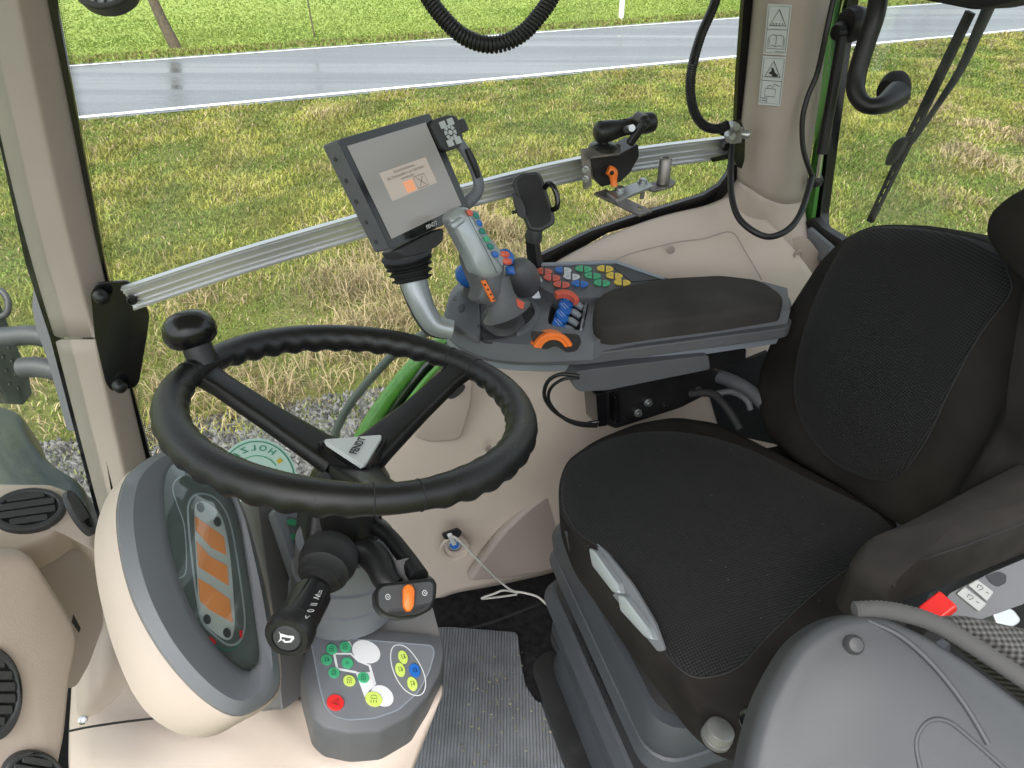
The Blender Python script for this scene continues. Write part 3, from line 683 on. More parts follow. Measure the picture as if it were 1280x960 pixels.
# warning stickers
q = [(960, 5), (990, 6), (975.5, 133), (948, 130.5)]
SP = Pl(PB(1.213).at(969, 68), -B)
sp = lambda s, t: tuple(Vector(q[0]).lerp(Vector(q[1]), s).lerp(Vector(q[3]).lerp(Vector(q[2]), s), t))
for nm, t0, t1 in (('warning_sticker', 0, .5), ('warning_sticker', .515, 1)):
    st = plate(nm, T, 'label', rnd([sp(0, t0), sp(1, t0), sp(1, t1), sp(0, t1)], 1.2, 2), SP, .0006, .007)
    def s2(s, t): return sp(s, t0+(t1-t0)*t)
    LN = [[s2(.06, .04), s2(.94, .04), s2(.94, .96), s2(.06, .96), s2(.06, .04)], [s2(.06, .5), s2(.94, .5)]]
    strips('border', st, 'print', LN, SP, .0008, .0085)
    strips('triangle', st, 'print', [[s2(.5, .1), s2(.84, .42), s2(.16, .42), s2(.5, .1)]], SP, .002, .0085)
    if t0 == 0:
        merge('pictogram', st, 'print', [ell(*s2(x, .385), .7, .9, 0, 8) for x in (.3, .43, .57, .7)], SP, .0085)
        strips('pictogram', st, 'print', [[s2(.5, .62), s2(.5, .82)], [s2(.5, .62), s2(.36, .6), s2(.22, .63), s2(.2, .84), s2(.36, .81), s2(.5, .84), s2(.66, .81), s2(.82, .84), s2(.8, .63), s2(.64, .6), s2(.5, .62)], [s2(.16, .66), s2(.14, .88), s2(.86, .88), s2(.86, .66)]], SP, .0008, .0085)
        strips('pictogram', st, 'print', [[s2(.5, .935), s2(.88, .935)]], SP, .0009, .0085)
    else:
        merge('pictogram', st, 'print', [[s2(.42, .22), s2(.52, .25), s2(.6, .33), s2(.72, .37), s2(.74, .41), s2(.5, .41), s2(.44, .36), s2(.36, .37), s2(.34, .33), s2(.44, .31)]], SP, .0085)
        strips('pictogram', st, 'print', [[s2(.24, .66), s2(.7, .66), s2(.7, .82), s2(.24, .82), s2(.24, .66)], [s2(.3, .66), s2(.36, .6), s2(.5, .6)], [s2(.55, .64), s2(.62, .56), s2(.85, .6)]], SP, .001, .0085)
        strips('pictogram', st, 'print', [[s2(.1, .86), s2(.36, .86), s2(.36, .95)], [s2(.13, .91), s2(.32, .91)]], SP, .0012, .0085)

# rear window with frame, strut, handle, wiper
T = thing('rear_window', 'rear cab window with black frame at the right edge behind the seat', 'window', cab(1.15, .9, -.8))
RW_ = PA(1.16)
plate('green_strip', T, 'green_deep', [(1046, -60), (1054, -60), (1041, 30), (1032, 130), (1022, 220), (1012, 292), (1004, 292), (1012, 225), (1022, 130), (1034, 30)], PA(1.12), .01)
plate('frame', T, 'gloss', [(1046, -60), (1400, -60), (1400, 420), (1080, 400), (1035, 345), (1000, 318), (998, 290), (1014, 200), (1034, 30)], PA(1.135), .025, holes=[rnd([(1068, -40), (1380, -40), (1380, 400), (1100, 395), (1040, 318), (1024, 280), (1034, 200), (1052, 60)], 14, 4)], bevel=.003)
slab('pane', T, 'glass_side', [[cab(1.17, 1.5, -1.2), cab(1.17, -.1, -1.2), cab(1.17, -.1, .4), cab(1.17, 1.5, .4)]], -A, .005)
plate('sill_corner', T, 'black', [(1000, 280), (1014, 272), (1026, 285), (1050, 300), (1062, 312), (1050, 330), (1032, 345), (1012, 330), (1002, 310)], PA(1.10), .03, bevel=.006)
plate('corner_cover', T, 'grey_light', [(1003, 290), (1012, 284), (1040, 308), (1030, 330), (1018, 322)], PA(1.09), .01, bevel=.004)
T = thing('gas_strut', 'black gas strut with ball joints running down beside the rear window frame', 'strut', PA(1.08).at(1018, 226))
tube('cylinder', T, 'black', [PA(1.08).at(1053, 45), PA(1.08).at(1040, 120), PA(1.08).at(1027, 192)], .011, 14, 1)
tube('rod', T, 'chrome', [PA(1.08).at(1027, 190), PA(1.08).at(1022, 222)], .0045, 10, 1)
lathe('upper_joint', T, 'black', PA(1.08).at(1050, 40), -A, [(.004, -.02), (.016, -.016), (.02, 0), (.014, .012), (.004, .016)], 16)
lathe('lower_joint', T, 'black', PA(1.08).at(1018, 226), -A, [(.004, -.02), (.013, -.012), (.015, 0), (.011, .01), (.004, .014)], 16)
lathe('hinge_boss', T, 'black', PA(1.10).at(1064, 30), -A, [(.03, -.02), (.034, 0), (.028, .014), (.02, .016)], 20)
T = thing('door_handle', 'curved matt black grab handle with a flared foot on the rear window', 'handle', PA(1.12).at(1120, 110))
tube('grip', T, 'black', [PA(a).at(x, y) for x, y, a in [(1105, -60, 1.08), (1096, 10, 1.06), (1084, 50, 1.05), (1072, 90, 1.04), (1070, 115, 1.035), (1082, 131, 1.045), (1102, 131, 1.07), (1122, 118, 1.12)]], [.017, .017, .017, .017, .0165, .015, .017, .025], 14, 6)
lathe('foot', T, 'black_matt', PA(1.15).at(1121, 113), -A, [(.036, 0), (.036, .012), (.03, .02), (.02, .03)], 24)
T = thing('window_wiper', 'black wiper arm and slotted blade slanting across the outside of the rear window', 'wiper', PA(1.22).at(1170, 150))
WP = PA(1.24)
p0, p1 = WP.at(1222, 10), WP.at(1088, 275)
dv = (p1-p0)
tube('arm', T, 'dark', [WP.at(1238, 4), WP.at(1222, 40), WP.at(1200, 88), WP.at(1166, 140), WP.at(1140, 178)], [.011, .010, .008, .006, .005], 8, 4)
wl = Vector((1222-1088, 10-275)).normalized(); wn_ = Vector((-wl.y, wl.x))
def wpt(t, o): p = Vector((1211, 15)).lerp(Vector((1085, 277)), t)+wn_*o; return (p.x, p.y)
holes = []
for t in [.50, .545, .59, .635, .76, .80, .84, .88]:
    holes.append([wpt(t, -1.8), wpt(t+.03, -1.8), wpt(t+.03, 2.2), wpt(t, 2.2)])
plate('blade', T, 'black_matt', [wpt(0, -5), wpt(.6, -4.5), wpt(1, -2.5), wpt(1, 4), wpt(.6, 5), wpt(0, 5)], WP, .008, holes=holes)
pillow('pivot', T, 'dark', spl([wpt(.62, -2), wpt(.72, -4), wpt(.75, -13), wpt(.66, -15), wpt(.61, -8)], 3), WP, .012, .004, .002, lift=.012)
T = thing('wiper_motor_cover', 'black wiper motor cover hanging at the top right corner of the view', 'cover', PA(1.1).at(1215, 0))
pillow('housing', T, 'black_matt', rnd([(1130, -60), (1420, -60), (1330, -16), (1280, -2), (1240, 8), (1215, 13), (1170, 4), (1135, -3)], 8, 3), PA(1.08), .06, .012, .003)

# closing panels of the cab body below the windows
T = thing('rear_panel', 'dark lower rear wall of the cab behind the seat', 'panel', cab(1.14, .6, -1.5))
slab('panel', T, 'dark', [[cab(1.13, -.1, -1.5), cab(1.13, 1.32, -1.5), cab(1.13, 1.32, -.80), cab(1.13, -.1, -.80)]], -A, .03)
T = thing('side_body', 'beige outer body side behind the moulded wall panel', 'panel', cab(.6, 1.33, -1.5))
slab('panel', T, 'taupe', [[cab(.15, 1.33, -1.5), cab(1.13, 1.33, -1.5), cab(1.13, 1.33, -.62), cab(.62, 1.33, -.62), cab(.25, 1.33, -1.1)]], -B, .02)
T = thing('bulkhead', 'dark front bulkhead under the windscreen', 'panel', cab(-.62, .6, -1.5))
slab('panel', T, 'dark', [[cab(-.63, -.05, -1.5), cab(-.63, 1.36, -1.5), cab(-.63, 1.36, -1.17), cab(-.63, -.05, -1.17)]], A, .03)
# ------------------------------------------------------------ mounting rail
rail_px = [(160, 372, 1.235), (300, 326, 1.235), (450, 282, 1.24), (580, 245, 1.245), (700, 215, 1.25), (810, 196, 1.25), (915, 183, 1.26)]
T = thing('mounting_rail', 'ribbed aluminium rail bolted across the side window between the two beige pillars', 'rail', PB(1.24).at(530, 260))
C_ = spl([PB(b).at(x, y) for x, y, b in rail_px], 5, False)
secs = []
prof = [(-.5, -.2), (-.5, .5), (-.42, .5), (-.40, .2), (-.28, .2), (-.27, .4), (-.22, .4), (-.20, .2), (-.02, .2), (0, .38), (.05, .38), (.07, .2), (.25, .2), (.27, .4), (.32, .4), (.34, .2), (.42, .2), (.44, .5), (.5, .5), (.5, -.2)]
for i, c in enumerate(C_):
    t = (C_[min(i+1, len(C_)-1)]-C_[max(i-1, 0)]).normalized(); w = (-B-t*(-B).dot(t)).normalized(); u = t.cross(w).normalized()
    if u.z < 0: u = -u
    h = .042
    secs.append([c+u*(y*h)+w*(z*.02) for y, z in prof])
loft('profile', T, 'alu', secs, angle=25)
RP = PB(1.215)
plate('front_bracket', T, 'gloss', rnd([(113, 366), (120, 354), (160, 351), (168, 360), (187, 392), (184, 418), (174, 478), (168, 485), (140, 490), (132, 480), (118, 420)], 7, 4), PB(1.262), .006, bevel=.0015)
for x, y in ((125, 369), (148, 480)):
    lathe('dome_nut', T, 'black', PB(1.26).at(x, y), -B+UP*.1+A*.4, [(.011, 0), (.0125, .004), (.0125, .014), (.010, .022), (.004, .026)], 18)
lathe('rail_screw', T, 'black', PB(1.225).at(165, 374), -B, [(.0085, 0), (.0085, .005), (.006, .007), (.004, .003)], 16)
lathe('rail_screw', T, 'black', PB(1.235).at(906, 183), -B, [(.0085, 0), (.0085, .005), (.006, .007), (.004, .003)], 16)
plate('rear_bracket', T, 'gloss', rnd([(898, 168), (912, 152), (926, 150), (932, 165), (931, 200), (927, 212), (921, 207), (916, 198), (890, 203), (889, 198), (912, 194), (910, 172)], 3, 3), PB(1.232), .006, bevel=.001)
box('clamp', T, 'rawsteel', PB(1.21).at(918, 168), (A, B, UP), (.024, .02, .03), .002)
for x, y in ((913, 170), (932, 168), (918, 158)):
    lathe('clamp_bolt', T, 'steel', PB(1.20).at(x, y), -B+A*(.8 if x > 925 else 0), [(.008, -.01), (.008, .006), (.0055, .009)], 12)

# ball mount on the rail
T = thing('ball_mount', 'black double ball arm with an orange clamping lever, clamped to the rail', 'device mount', PB(1.2).at(765, 215))
BP = PB(1.17)
plate('side_plate', T, 'black', rnd([(738, 196), (776, 192), (798, 180), (799, 196), (788, 216), (775, 228), (752, 234), (742, 222)], 2, 2), BP, .05, bevel=.0015)
plate('end_plate', T, 'rawsteel', rnd([(727, 187), (738, 197), (740, 232), (730, 238)], 1.5, 2), PB(1.165), .006, bevel=.001)
plate('top_plate', T, 'rawsteel', rnd([(727, 187), (750, 178), (776, 180), (776, 192), (738, 197)], 1.5, 2), Pl(PB(1.168).at(750, 188), UP*.9-B*.5), .004, bevel=.001)
for y in (212, 224): bolt(T, 'steel', PB(1.165).at(732, y), -B-A*.6, .005, .006, 'plate_bolt')
c = PB(1.185).at(753.5, 187)
lathe('ball_base', T, 'black', c, UP, [(.026, 0), (.026, .006), (.022, .010), (.009, .012), (.008, .03)], 24)
for k in range(4): bolt(T, 'black', c+UP*.009+Vector((math.cos(k*1.57+.6), math.sin(k*1.57+.6), 0))*.018, UP, .003, .002, 'base_screw')
a1, a2 = PB(1.185).at(753, 165), PB(1.185).at(812, 153)
tube('double_arm', T, 'black', [a1-(a2-a1)*.16, a1-(a2-a1)*.08, a1+(a2-a1)*.12, a1+(a2-a1)*.45, a1+(a2-a1)*.6, a1+(a2-a1)*.9, a2+(a2-a1)*.08, a2+(a2-a1)*.13], [.010, .018, .0185, .014, .015, .018, .016, .006], 18, 4)
tube('arm_seam', T, 'gloss', [a1+UP*.019-(a2-a1)*.1, a1.lerp(a2, .5)+UP*.0135, a2+UP*.016], .0012, 6)
b1, b2 = PB(1.145).at(786, 181), PB(1.14).at(806, 153)
tube('clamp_screw', T, 'steel', [PB(1.175).at(782, 162), PB(1.14).at(790, 160)], .006, 12, 1)
bar('wing_lever', T, 'black', b1, b2, .014, .012, B, .004)
lathe('lever_hub', T, 'black', PB(1.15).at(804, 152), -B, [(.012, -.02), (.012, .006), (.006, .012)], 16)
tube('clamping_lever', T, 'orange', [PB(1.150).at(760, 212), PB(1.147).at(766, 216), PB(1.143).at(767, 226), PB(1.14).at(768, 233)], [.0085, .009, .006, .0065], 12, 4)
bolt(T, 'black', PB(1.14).at(765, 216), -B, .003, .003, 'lever_screw')
LP = Pl(PB(1.15).at(770, 240), UP+B*-.12)
plate('lower_plate', T, 'rawsteel', rnd([(742, 241), (757, 236), (816, 263), (800, 269)], 1, 2), LP, .004, bevel=.001, holes=[ell(799.5, 260, 3, 1.7)])
plate('flat_bar', T, 'steel', rnd([(758, 240), (806, 224), (817, 232), (771, 250)], 1.2, 2), LP.off(.006), .006, bevel=.001)
plate('flat_bar', T, 'rawsteel', rnd([(808, 235), (812, 228), (838, 222), (845, 227), (842, 231), (832, 234), (818, 238)], 1.2, 2), LP.off(.001), .005, bevel=.001)
for x, y in ((775, 238), (803.5, 228)): bolt(T, 'steel', LP.at(x, y, .006), LP.n, .0075, .007, 'hex_bolt')
tube('bolt_end', T, 'rawsteel', [LP.at(803, 240), LP.at(803, 240)-UP*.012], .004, 8, 1)
lathe('pin', T, 'rawsteel', LP.at(828.5, 229, .002), UP, [(.0115, 0), (.0115, .044), (.009, .047), (.007, .047), (.007, .04)], 20)

# phone holder
T = thing('phone_holder', 'black empty phone cradle with side clamps on a stalk behind the joystick', 'phone holder', PB(1.17).at(668, 320))
PH = Pl(PB(1.16).at(665, 255), -B*.86-A*.1+UP*.4)
tube('stalk', T, 'black', [PB(1.19).at(671, 345), PB(1.19).at(668, 322), PB(1.185).at(664, 290)], [.014, .0145, .012], 4, 3, up=A)
pillow('cradle', T, 'dark', rnd([(641, 224), (652, 216), (672, 214), (678, 220), (694, 270), (694, 280), (676, 290), (662, 288), (652, 262)], 5, 4), PH, .012, .004, -.002)
plate('cradle_pad', T, 'black_matt', rnd([(645, 226), (654, 219), (671, 218), (675, 222), (689, 269), (688, 277), (676, 285), (665, 284), (656, 262)], 4, 4), PH, .002, .0015)
tube('side_clamp', T, 'gloss', [PH.at(x, y, z) for x, y, z in [(681, 235, 0), (686, 229, .012), (692, 234, .02), (697, 248, .02), (696, 259, .016), (691, 262, .004)]], .005, 8, 4)
plate('side_clamp', T, 'black', rnd([(640, 240), (652, 248), (658, 264), (655, 274), (648, 270), (643, 256)], 3, 3), PH, .006, .012, bevel=.001)
tube('release_lever', T, 'black', [PH.at(640, 266, 0), PH.at(650, 263, .004)], .003, 8, 1)
lathe('joint_knob', T, 'dark', PH.at(668, 288, -.02), UP, [(.014, -.02), (.015, .0), (.010, .01)], 16)

# ------------------------------------------------------------ monitor
q = [(421, 174.6), (537.5, 141), (589.5, 265), (487.5, 312.7)]
MP, MC = quad_plane(q, .98)
print('monitor', [(p-CAM).dot(FW) for p in MC], [(MC[0]-MC[1]).length, (MC[1]-MC[2]).length], MP.n)
T = thing('monitor', 'tilted terminal monitor with a grey dialog screen, standing on a bellows arm', 'monitor', MC[3])
plate('housing', T, 'grey', rnd(q, 4, 4), MP, .034, 0, bevel=.003)
plate('bezel', T, 'gloss', rnd(ring_px(q, .985), 4, 4), MP, .001, .0012)
sq = [(434, 182.5), (532, 153), (577, 256.5), (489.6, 298.5)]
scr = plate('screen', T, 'screen', sq, MP, .0008, .0022)
SPl = MP
def mq(s, t): return tuple(Vector(sq[0]).lerp(Vector(sq[1]), s).lerp(Vector(sq[3]).lerp(Vector(sq[2]), s), t))
dq = [(474, 216.5), (532, 196.5), (546.5, 228), (490.5, 251.5)]
def dqf(s, t): return tuple(Vector(dq[0]).lerp(Vector(dq[1]), s).lerp(Vector(dq[3]).lerp(Vector(dq[2]), s), t))
plate('dialog', scr, 'screen_box', dq, MP, .0003, .0027)
plate('confirm_key', scr, 'screen_org', [dqf(.36, .55), dqf(.56, .55), dqf(.56, .95), dqf(.36, .95)], MP, .0003, .0032)
strips('cancel_key', scr, 'screen_txt', [[dqf(.60, .52), dqf(.83, .52), dqf(.83, .95), dqf(.60, .95), dqf(.60, .52)], [dqf(.65, .58), dqf(.78, .9)], [dqf(.78, .58), dqf(.65, .9)]], MP, .0012, .0032)
X_ = (MP.at(*dqf(1, .5))-MP.at(*dqf(0, .5))); Y_ = MP.at(*dqf(.5, 0))-MP.at(*dqf(.5, 1))
text('dialog_text', scr, 'screen_txt', 'Sicherheitshinweis', MP.at(*dqf(.5, .12), .003), X_, Y_, .0064)
text('dialog_text', scr, 'screen_txt', 'Bei Strassenfahrt nur Fahrhebel', MP.at(*dqf(.5, .28), .003), X_, Y_, .0064)
text('dialog_text', scr, 'screen_txt', 'verwenden', MP.at(*dqf(.5, .42), .003), X_, Y_, .0064)
text('logo', T, 'white_line', 'FENDT', MP.at(539.5, 281.5, .003), MC[2]-MC[3], MC[0]-MC[3], .0085, bold=.02)
# studs on the left edge
for k in range(5):
    p = MC[0].lerp(MC[3], .14+.19*k)-MP.n*.02
    lathe('stud', T, 'dark', p, MC[0]-MC[1], [(.003, 0), (.003, .0015), (.002, .0025)], 10)
# keypad with handle
KP = MP.off(.004)
plate('keypad', T, 'dark', rnd([(538, 154), (545, 148), (560, 143.5), (570, 144), (575, 152), (580, 176), (574, 184), (560, 189), (553, 186)], 4, 4), KP, .03, .004, bevel=.002)
kf = [(548.5, 153), (565, 146.5), (578, 178), (561.5, 184)]
def kq(s, t): return tuple(Vector(kf[0]).lerp(Vector(kf[1]), s).lerp(Vector(kf[3]).lerp(Vector(kf[2]), s), t))
ctr = kq(.5, .5)
kk = []
for (s0, s1, t0, t1) in ((0, .42, 0, .27), (.58, 1, 0, .27), (0, .42, .73, 1), (.58, 1, .73, 1)):
    kk.append([kq(s0, t0), kq(s1, t0), kq(s1, t1), kq(s0, t1)])
for g in kk: plate('key', T, 'key_white', rnd(g, 1, 2), KP, .001, .0055)
for k in range(8):
    a = k*45+10; aa = [kq(.5+.40*math.cos(math.radians(a+d))*r, .5+.29*math.sin(math.radians(a+d))*r) for r, d in ((1.05, -17), (1.05, 17), (.55, 17), (.55, -17))]
    plate('key', T, 'key_white', aa, KP, .001, .0058)
plate('key', T, 'key_white', [kq(.5+.15*math.cos(i*.785), .5+.10*math.sin(i*.785)) for i in range(8)], KP, .001, .0058)
lathe('scroll_wheel', T, 'dark', MP.at(575, 158, -.008), MC[1]-MC[2], [(.010, -.01), (.012, -.008), (.012, .008), (.010, .01)], 20)
tube('handle', T, 'grey_mid', [MP.at(x, y, z) for x, y, z in [(568, 172, .0), (578, 184, .002), (590, 205, .003), (598, 227, .003), (596, 241, .0), (586, 252, -.006), (576, 262, -.012)]], [.011, .010, .010, .011, .011, .011, .010], 12, 5, flat=.7, up=MP.n)
tube('handle_grip', T, 'black', [MP.at(x, y, z) for x, y, z in [(584, 186, .012), (592, 204, .013), (598, 222, .012)]], [.005, .006, .004], 10, 4)
# swivel + bellows + stand
pillow('swivel_cover', T, 'dark', rnd([(495, 312), (545, 287), (556, 284), (556, 300), (548, 308), (528, 318), (505, 322)], 5, 4), MP.off(-.012), .03, .006, 0)
T = thing('monitor_stand', 'curved silver grey arm with a black rubber bellows carrying the monitor', 'stand', PD(545, 412, 1.22))
def seg_lathe(name, T, m, pts, prof, res=28, up=None):
    """rings: list of (t, r) along polyline pts"""
    P = spl(pts, 10, False); V = []; Fc = []; n = len(P)-1
    for t, r in prof:
        x = t*n; i = min(int(x), n-1); c = P[i].lerp(P[i+1], x-i); d = (P[i+1]-P[i]).normalized(); u, v = frame(d, A); 
        for j in range(res): a = 2*math.pi*j/res; V.append(c+(u*math.cos(a)+v*math.sin(a))*r)
    for k in range(len(prof)-1):
        for j in range(res): Fc.append((k*res+j, k*res+(j+1) % res, (k+1)*res+(j+1) % res, (k+1)*res+j))
    Fc.append(tuple(range(res))); Fc.append(tuple((len(prof)-1)*res+j for j in range(res)))
    return mk(name, V, Fc, m, T, angle=60)
def bellow(n, r0, r1, amp):
    pr = []
    for k in range(n*4+1):
        t = k/(n*4); r = r0+(r1-r0)*t; ph = k % 4
        pr.append((t, r+(amp if ph in (1, 2) else -amp)))
    return pr
seg_lathe('bellows', T, 'black_matt', [PD(508, 318, 1.19), PD(512, 334, 1.2), PD(516, 352, 1.205)], bellow(5, .040, .030, .0032))
tube('arm', T, 'silver', [PD(516, 348, 1.205), PD(523, 370, 1.205), PD(533, 392, 1.21), PD(545, 407, 1.215), PD(566, 412, 1.22)], [.024, .021, .019, .018, .016], 14, 5)
tube('arm_edge', T, 'dark', [PD(504, 356, 1.215), PD(513, 378, 1.215), PD(523, 398, 1.22), PD(537, 415, 1.225), PD(560, 420, 1.23)], [.007, .007, .007, .007, .006], 10, 5)

# ------------------------------------------------------------ armrest console
T = thing('armrest_console', 'grey control armrest with joystick pod, coloured button tray and dark fabric pad', 'armrest console', cab(.45, 1.0, -.72))
ZT = PZ(-.625)
top = spl([(556, 392), (563, 366), (580, 349), (615, 338), (655, 336)], 4, False)+[Vector(p) for p in [(668, 350), (688, 362), (715, 366), (745, 372), (800, 364), (955, 352), (984, 360), (988, 388), (880, 403), (800, 413), (757, 421), (742, 428), (700, 430)]]+spl([(660, 431), (620, 428), (592, 420), (570, 409), (558, 399)], 4, False)
well = rnd([(684, 405), (688, 382), (697, 368), (708, 363), (737, 374), (730, 410), (722, 413)], 6, 4)
dialh = rnd([(666, 432-2), (667, 417), (722, 419), (725, 428)], 3, 3)
plate('top_shell', T, 'grey_mid', top, ZT, .035, holes=[well], bevel=.005)
plate('lever_well', T, 'dark', ring_px(well, 1.06), ZT.off(-.037), .008)
side = [(555, 398), (558, 410), (575, 426), (598, 437), (640, 443), (680, 444), (732, 443), (840, 429), (990, 409), (990, 372), (960, 352), (760, 375), (700, 372), (655, 352), (600, 346), (570, 362), (556, 384)]
plate('side_shell', T, 'dark' if 0 else 'grey', spl(side[:1], 1) and rnd(side, 10, 4), PZ(-.652), .022, bevel=.003)
lower = [(554, 402), (556, 412), (572, 432), (597, 442), (640, 448.5), (680, 450), (732, 449), (840, 435), (992, 413), (993, 380), (960, 360), (760, 380), (700, 378), (655, 358), (600, 354), (570, 370), (554, 392)]
plate('trim_strip', T, 'grey_light', rnd(lower, 10, 4), PZ(-.682), .026, bevel=.003)
# arm pad
pad = rnd([(741, 384), (748, 366), (770, 357), (830, 346), (905, 342), (955, 348), (981, 366), (979, 380), (905, 392), (830, 401), (765, 410), (744, 405)], 12, 5)
pillow('arm_pad', T, 'fabric_console', pad, PZ(-.598), .02, .014, .006)
# side pocket with the orange dial
FP = Pl(PB(.925).at(695, 430), -B+UP*.25)
plate('dial_pocket', T, 'black', rnd([(664, 414), (724, 418), (727, 428), (721, 439), (708, 441), (695, 432), (683, 437), (672, 434), (665, 425)], 4, 4), FP.off(.004), .004, .0)
def ridged_arc(name, T, m, pl, cx, cy, rx, ry, a0, a1, rin, n=34, thick=.014, lift=0, rid=.06):
    P = []
    for i in range(n+1):
        a = math.radians(a0+(a1-a0)*i/n); k = 1+(rid if i % 2 else 0); P.append((cx+rx*k*math.cos(a), cy-ry*k*math.sin(a)))
    for i in range(n+1):
        a = math.radians(a1+(a0-a1)*i/n); P.append((cx+rx*rin*math.cos(a), cy-ry*rin*math.sin(a)))
    return plate(name, T, m, P, pl, thick, lift, bevel=.0012, seg=2)
ridged_arc('orange_dial', T, 'orange', FP, 692, 440, 25, 24, 20, 165, .62, thick=.02, lift=.010)
ridged_arc('orange_dial', T, 'orange', FP, 692, 440, 25, 24, 18, 167, .80, thick=.01, lift=.013, rid=-.02)
DP = Pl(ZT.at(715, 368, .022), UP-B*.3)
ridged_arc('red_dial', T, 'coral', DP, 704, 381, 21, 19, 20, 120, .74, thick=.012, lift=.010)
# blue lever bank
LV = Pl(ZT.at(705, 390), UP*.9-B*.35+A*.1)
for k in range(4):
    dx, dy = -3.8*k, 10.2*k
    g = [(702+dx, 368+dy), (708+dx, 363.5+dy), (719+dx, 377+dy), (716+dx*1.0, 382+dy), (706+dx, 381+dy)]
    if k == 3: g = [(699+dx+3, 374+dy-3), (705+dx, 364+dy), (719+dx, 379+dy), (712+dx, 389+dy), (701+dx, 385+dy)]
    lv = plate('blue_lever', T, 'blue', rnd(g, 1.5, 2), LV, .012, .012-.001*k, bevel=.0012)
    strips('lever_print', lv, 'white_line', [[(705+dx, 369+dy), (711+dx, 376+dy)], [(708+dx, 368+dy), (714+dx, 375+dy)]], LV, .0008, .0128-.001*k)
    tube('lever_shaft', T, 'grey_light', [LV.at(716+dx, 379+dy, .002), LV.at(721+dx, 380+dy, .003), LV.at(729+dx*.9, 386+dy, .001)], [.004, .0062, .0058], 12, 3)
plate('lever_gate', T, 'grey_light', [(731, 377), (734, 378), (728, 412), (724.5, 412)], ZT, .01, .003, bevel=.001)
for k in range(3): plate('gate_slot', T, 'black', [(729.5-k*0, 378+k*11), (731, 378+k*11), (729, 387+k*11), (727.5, 387+k*11)], ZT, .001, .0045)
# rear lower bracket under console
plate('under_box', T, 'grey', rnd([(714, 480), (722, 464), (886, 444), (888, 462), (760, 488), (724, 490)], 4, 3), PB(.96), .10, bevel=.004)
plate('under_clip', T, 'black', rnd([(884, 444), (933, 436), (932, 452), (900, 461), (886, 462)], 2, 2), PB(1.0), .03, bevel=.001)
# button tray
tq = [(665, 330), (769, 326), (830, 347), (800, 362), (722, 364), (690, 352)]
TP = Pl(PZ(-.60).at(740, 345), UP-B*.15)
plate('button_tray', T, 'grey', rnd([(650, 336), (664, 329), (770, 325.5), (832, 347), (860, 352), (800, 372), (700, 372), (680, 362)], 5, 3), TP, .03, 0, bevel=.003)
plate('tray_rim', T, 'grey_light', [(664, 328.5), (770, 324.8), (832, 346.5), (829, 348.5), (768, 327.5), (666, 331)], TP, .006, .004, bevel=.001)
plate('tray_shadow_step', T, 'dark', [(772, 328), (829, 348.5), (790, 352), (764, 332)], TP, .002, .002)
def pair(cx, cy, m, w=20, h=7.5, m2=None):
    for s in (-1, 1):
        g = []
        for i in range(9):
            a = math.radians(90+s*-1*20*0+ (i/8*180)); g.append((cx+s*(1+abs(math.cos(math.radians(-90+i/8*180)))*w/2.1), cy+.5*s+math.sin(math.radians(-90+i/8*180))*h/2))
        b_ = plate('tray_button', T, m if s < 0 else (m2 or m), g, TP, .0025, .0045, bevel=.0006, seg=2)
        cc = (cx+s*w*.22, cy+.5*s)
        strips('button_print', b_, 'print', [[(cc[0]-1.6, cc[1]+1), (cc[0], cc[1]-1.3), (cc[0]+1.6, cc[1]+1), (cc[0]-1.6, cc[1]+1)]], TP, .0007, .0052)
for cx, cy, m, m2 in [(680, 338.5, 'coral', None), (690, 346.5, 'coral', None), (702, 355, 'coral', None), (704, 337, 'blue', 'key_white'), (714.5, 345, 'key_white', None), (725, 354, 'blue', None), (729.5, 335.5, 'green', None), (741, 344, 'green', None), (752.5, 353, 'green', None), (756.5, 335.2, 'yellow', None), (768, 344, 'yellow', None), (778, 352.5, 'yellow', None)]:
    pair(cx, cy, m, m2=m2)
# pod: raised rim, cap and boot
PODC = ZT.at(612, 392)
plate('pod_cap', T, 'grey', spl([(559, 392), (562, 375), (574, 362), (592, 366), (599, 380), (600, 421), (580, 414), (566, 405)], 4), ZT.off(.008), .012, bevel=.004)
for x, y, r in ((577, 385, 3.5), (569, 373, 2), (598, 407, 1.5)): plate('finger_hole', T, 'black', ell(x, y, r*1.2, r*1.6, 20, 10), ZT.off(.0085), .0008)
plate('gaiter_plate', T, 'dark', spl([(599, 392), (604, 372), (640, 372), (664, 384), (668, 398), (655, 412), (625, 424), (601, 422)], 4), ZT.off(.003), .008, bevel=.003)
plate('pod_rim', T, 'grey_mid', spl([(655, 366), (668, 374), (674, 392), (664, 408), (650, 416), (646, 413), (660, 402), (668, 390), (662, 376), (650, 370)], 4), ZT.off(.006), .008, bevel=.002)
# hood of the second lever
hood = [PZ(-.60).at(x, y) for x, y in [(645, 330)]]
seg_lathe('lever_hood', T, 'grey', [ZT.at(655, 358), ZT.at(654, 350, .035), ZT.at(651, 342, .07), ZT.at(645, 336, .10)], [(0, .032), (.25, .032), (.5, .030), (.75, .026), (.9, .018), (1, .003)])
seg_lathe('hood_ring', T, 'silver', [ZT.at(652, 362, -.002), ZT.at(652, 360, .016)], [(0, .041), (.9, .041), (1, .037)])
for x, y, r in ((642, 385, .006),): lathe('pod_knob', T, 'grey', ZT.at(x, y, .006), UP, [(r, 0), (r, .006), (r*.6, .008)], 14)

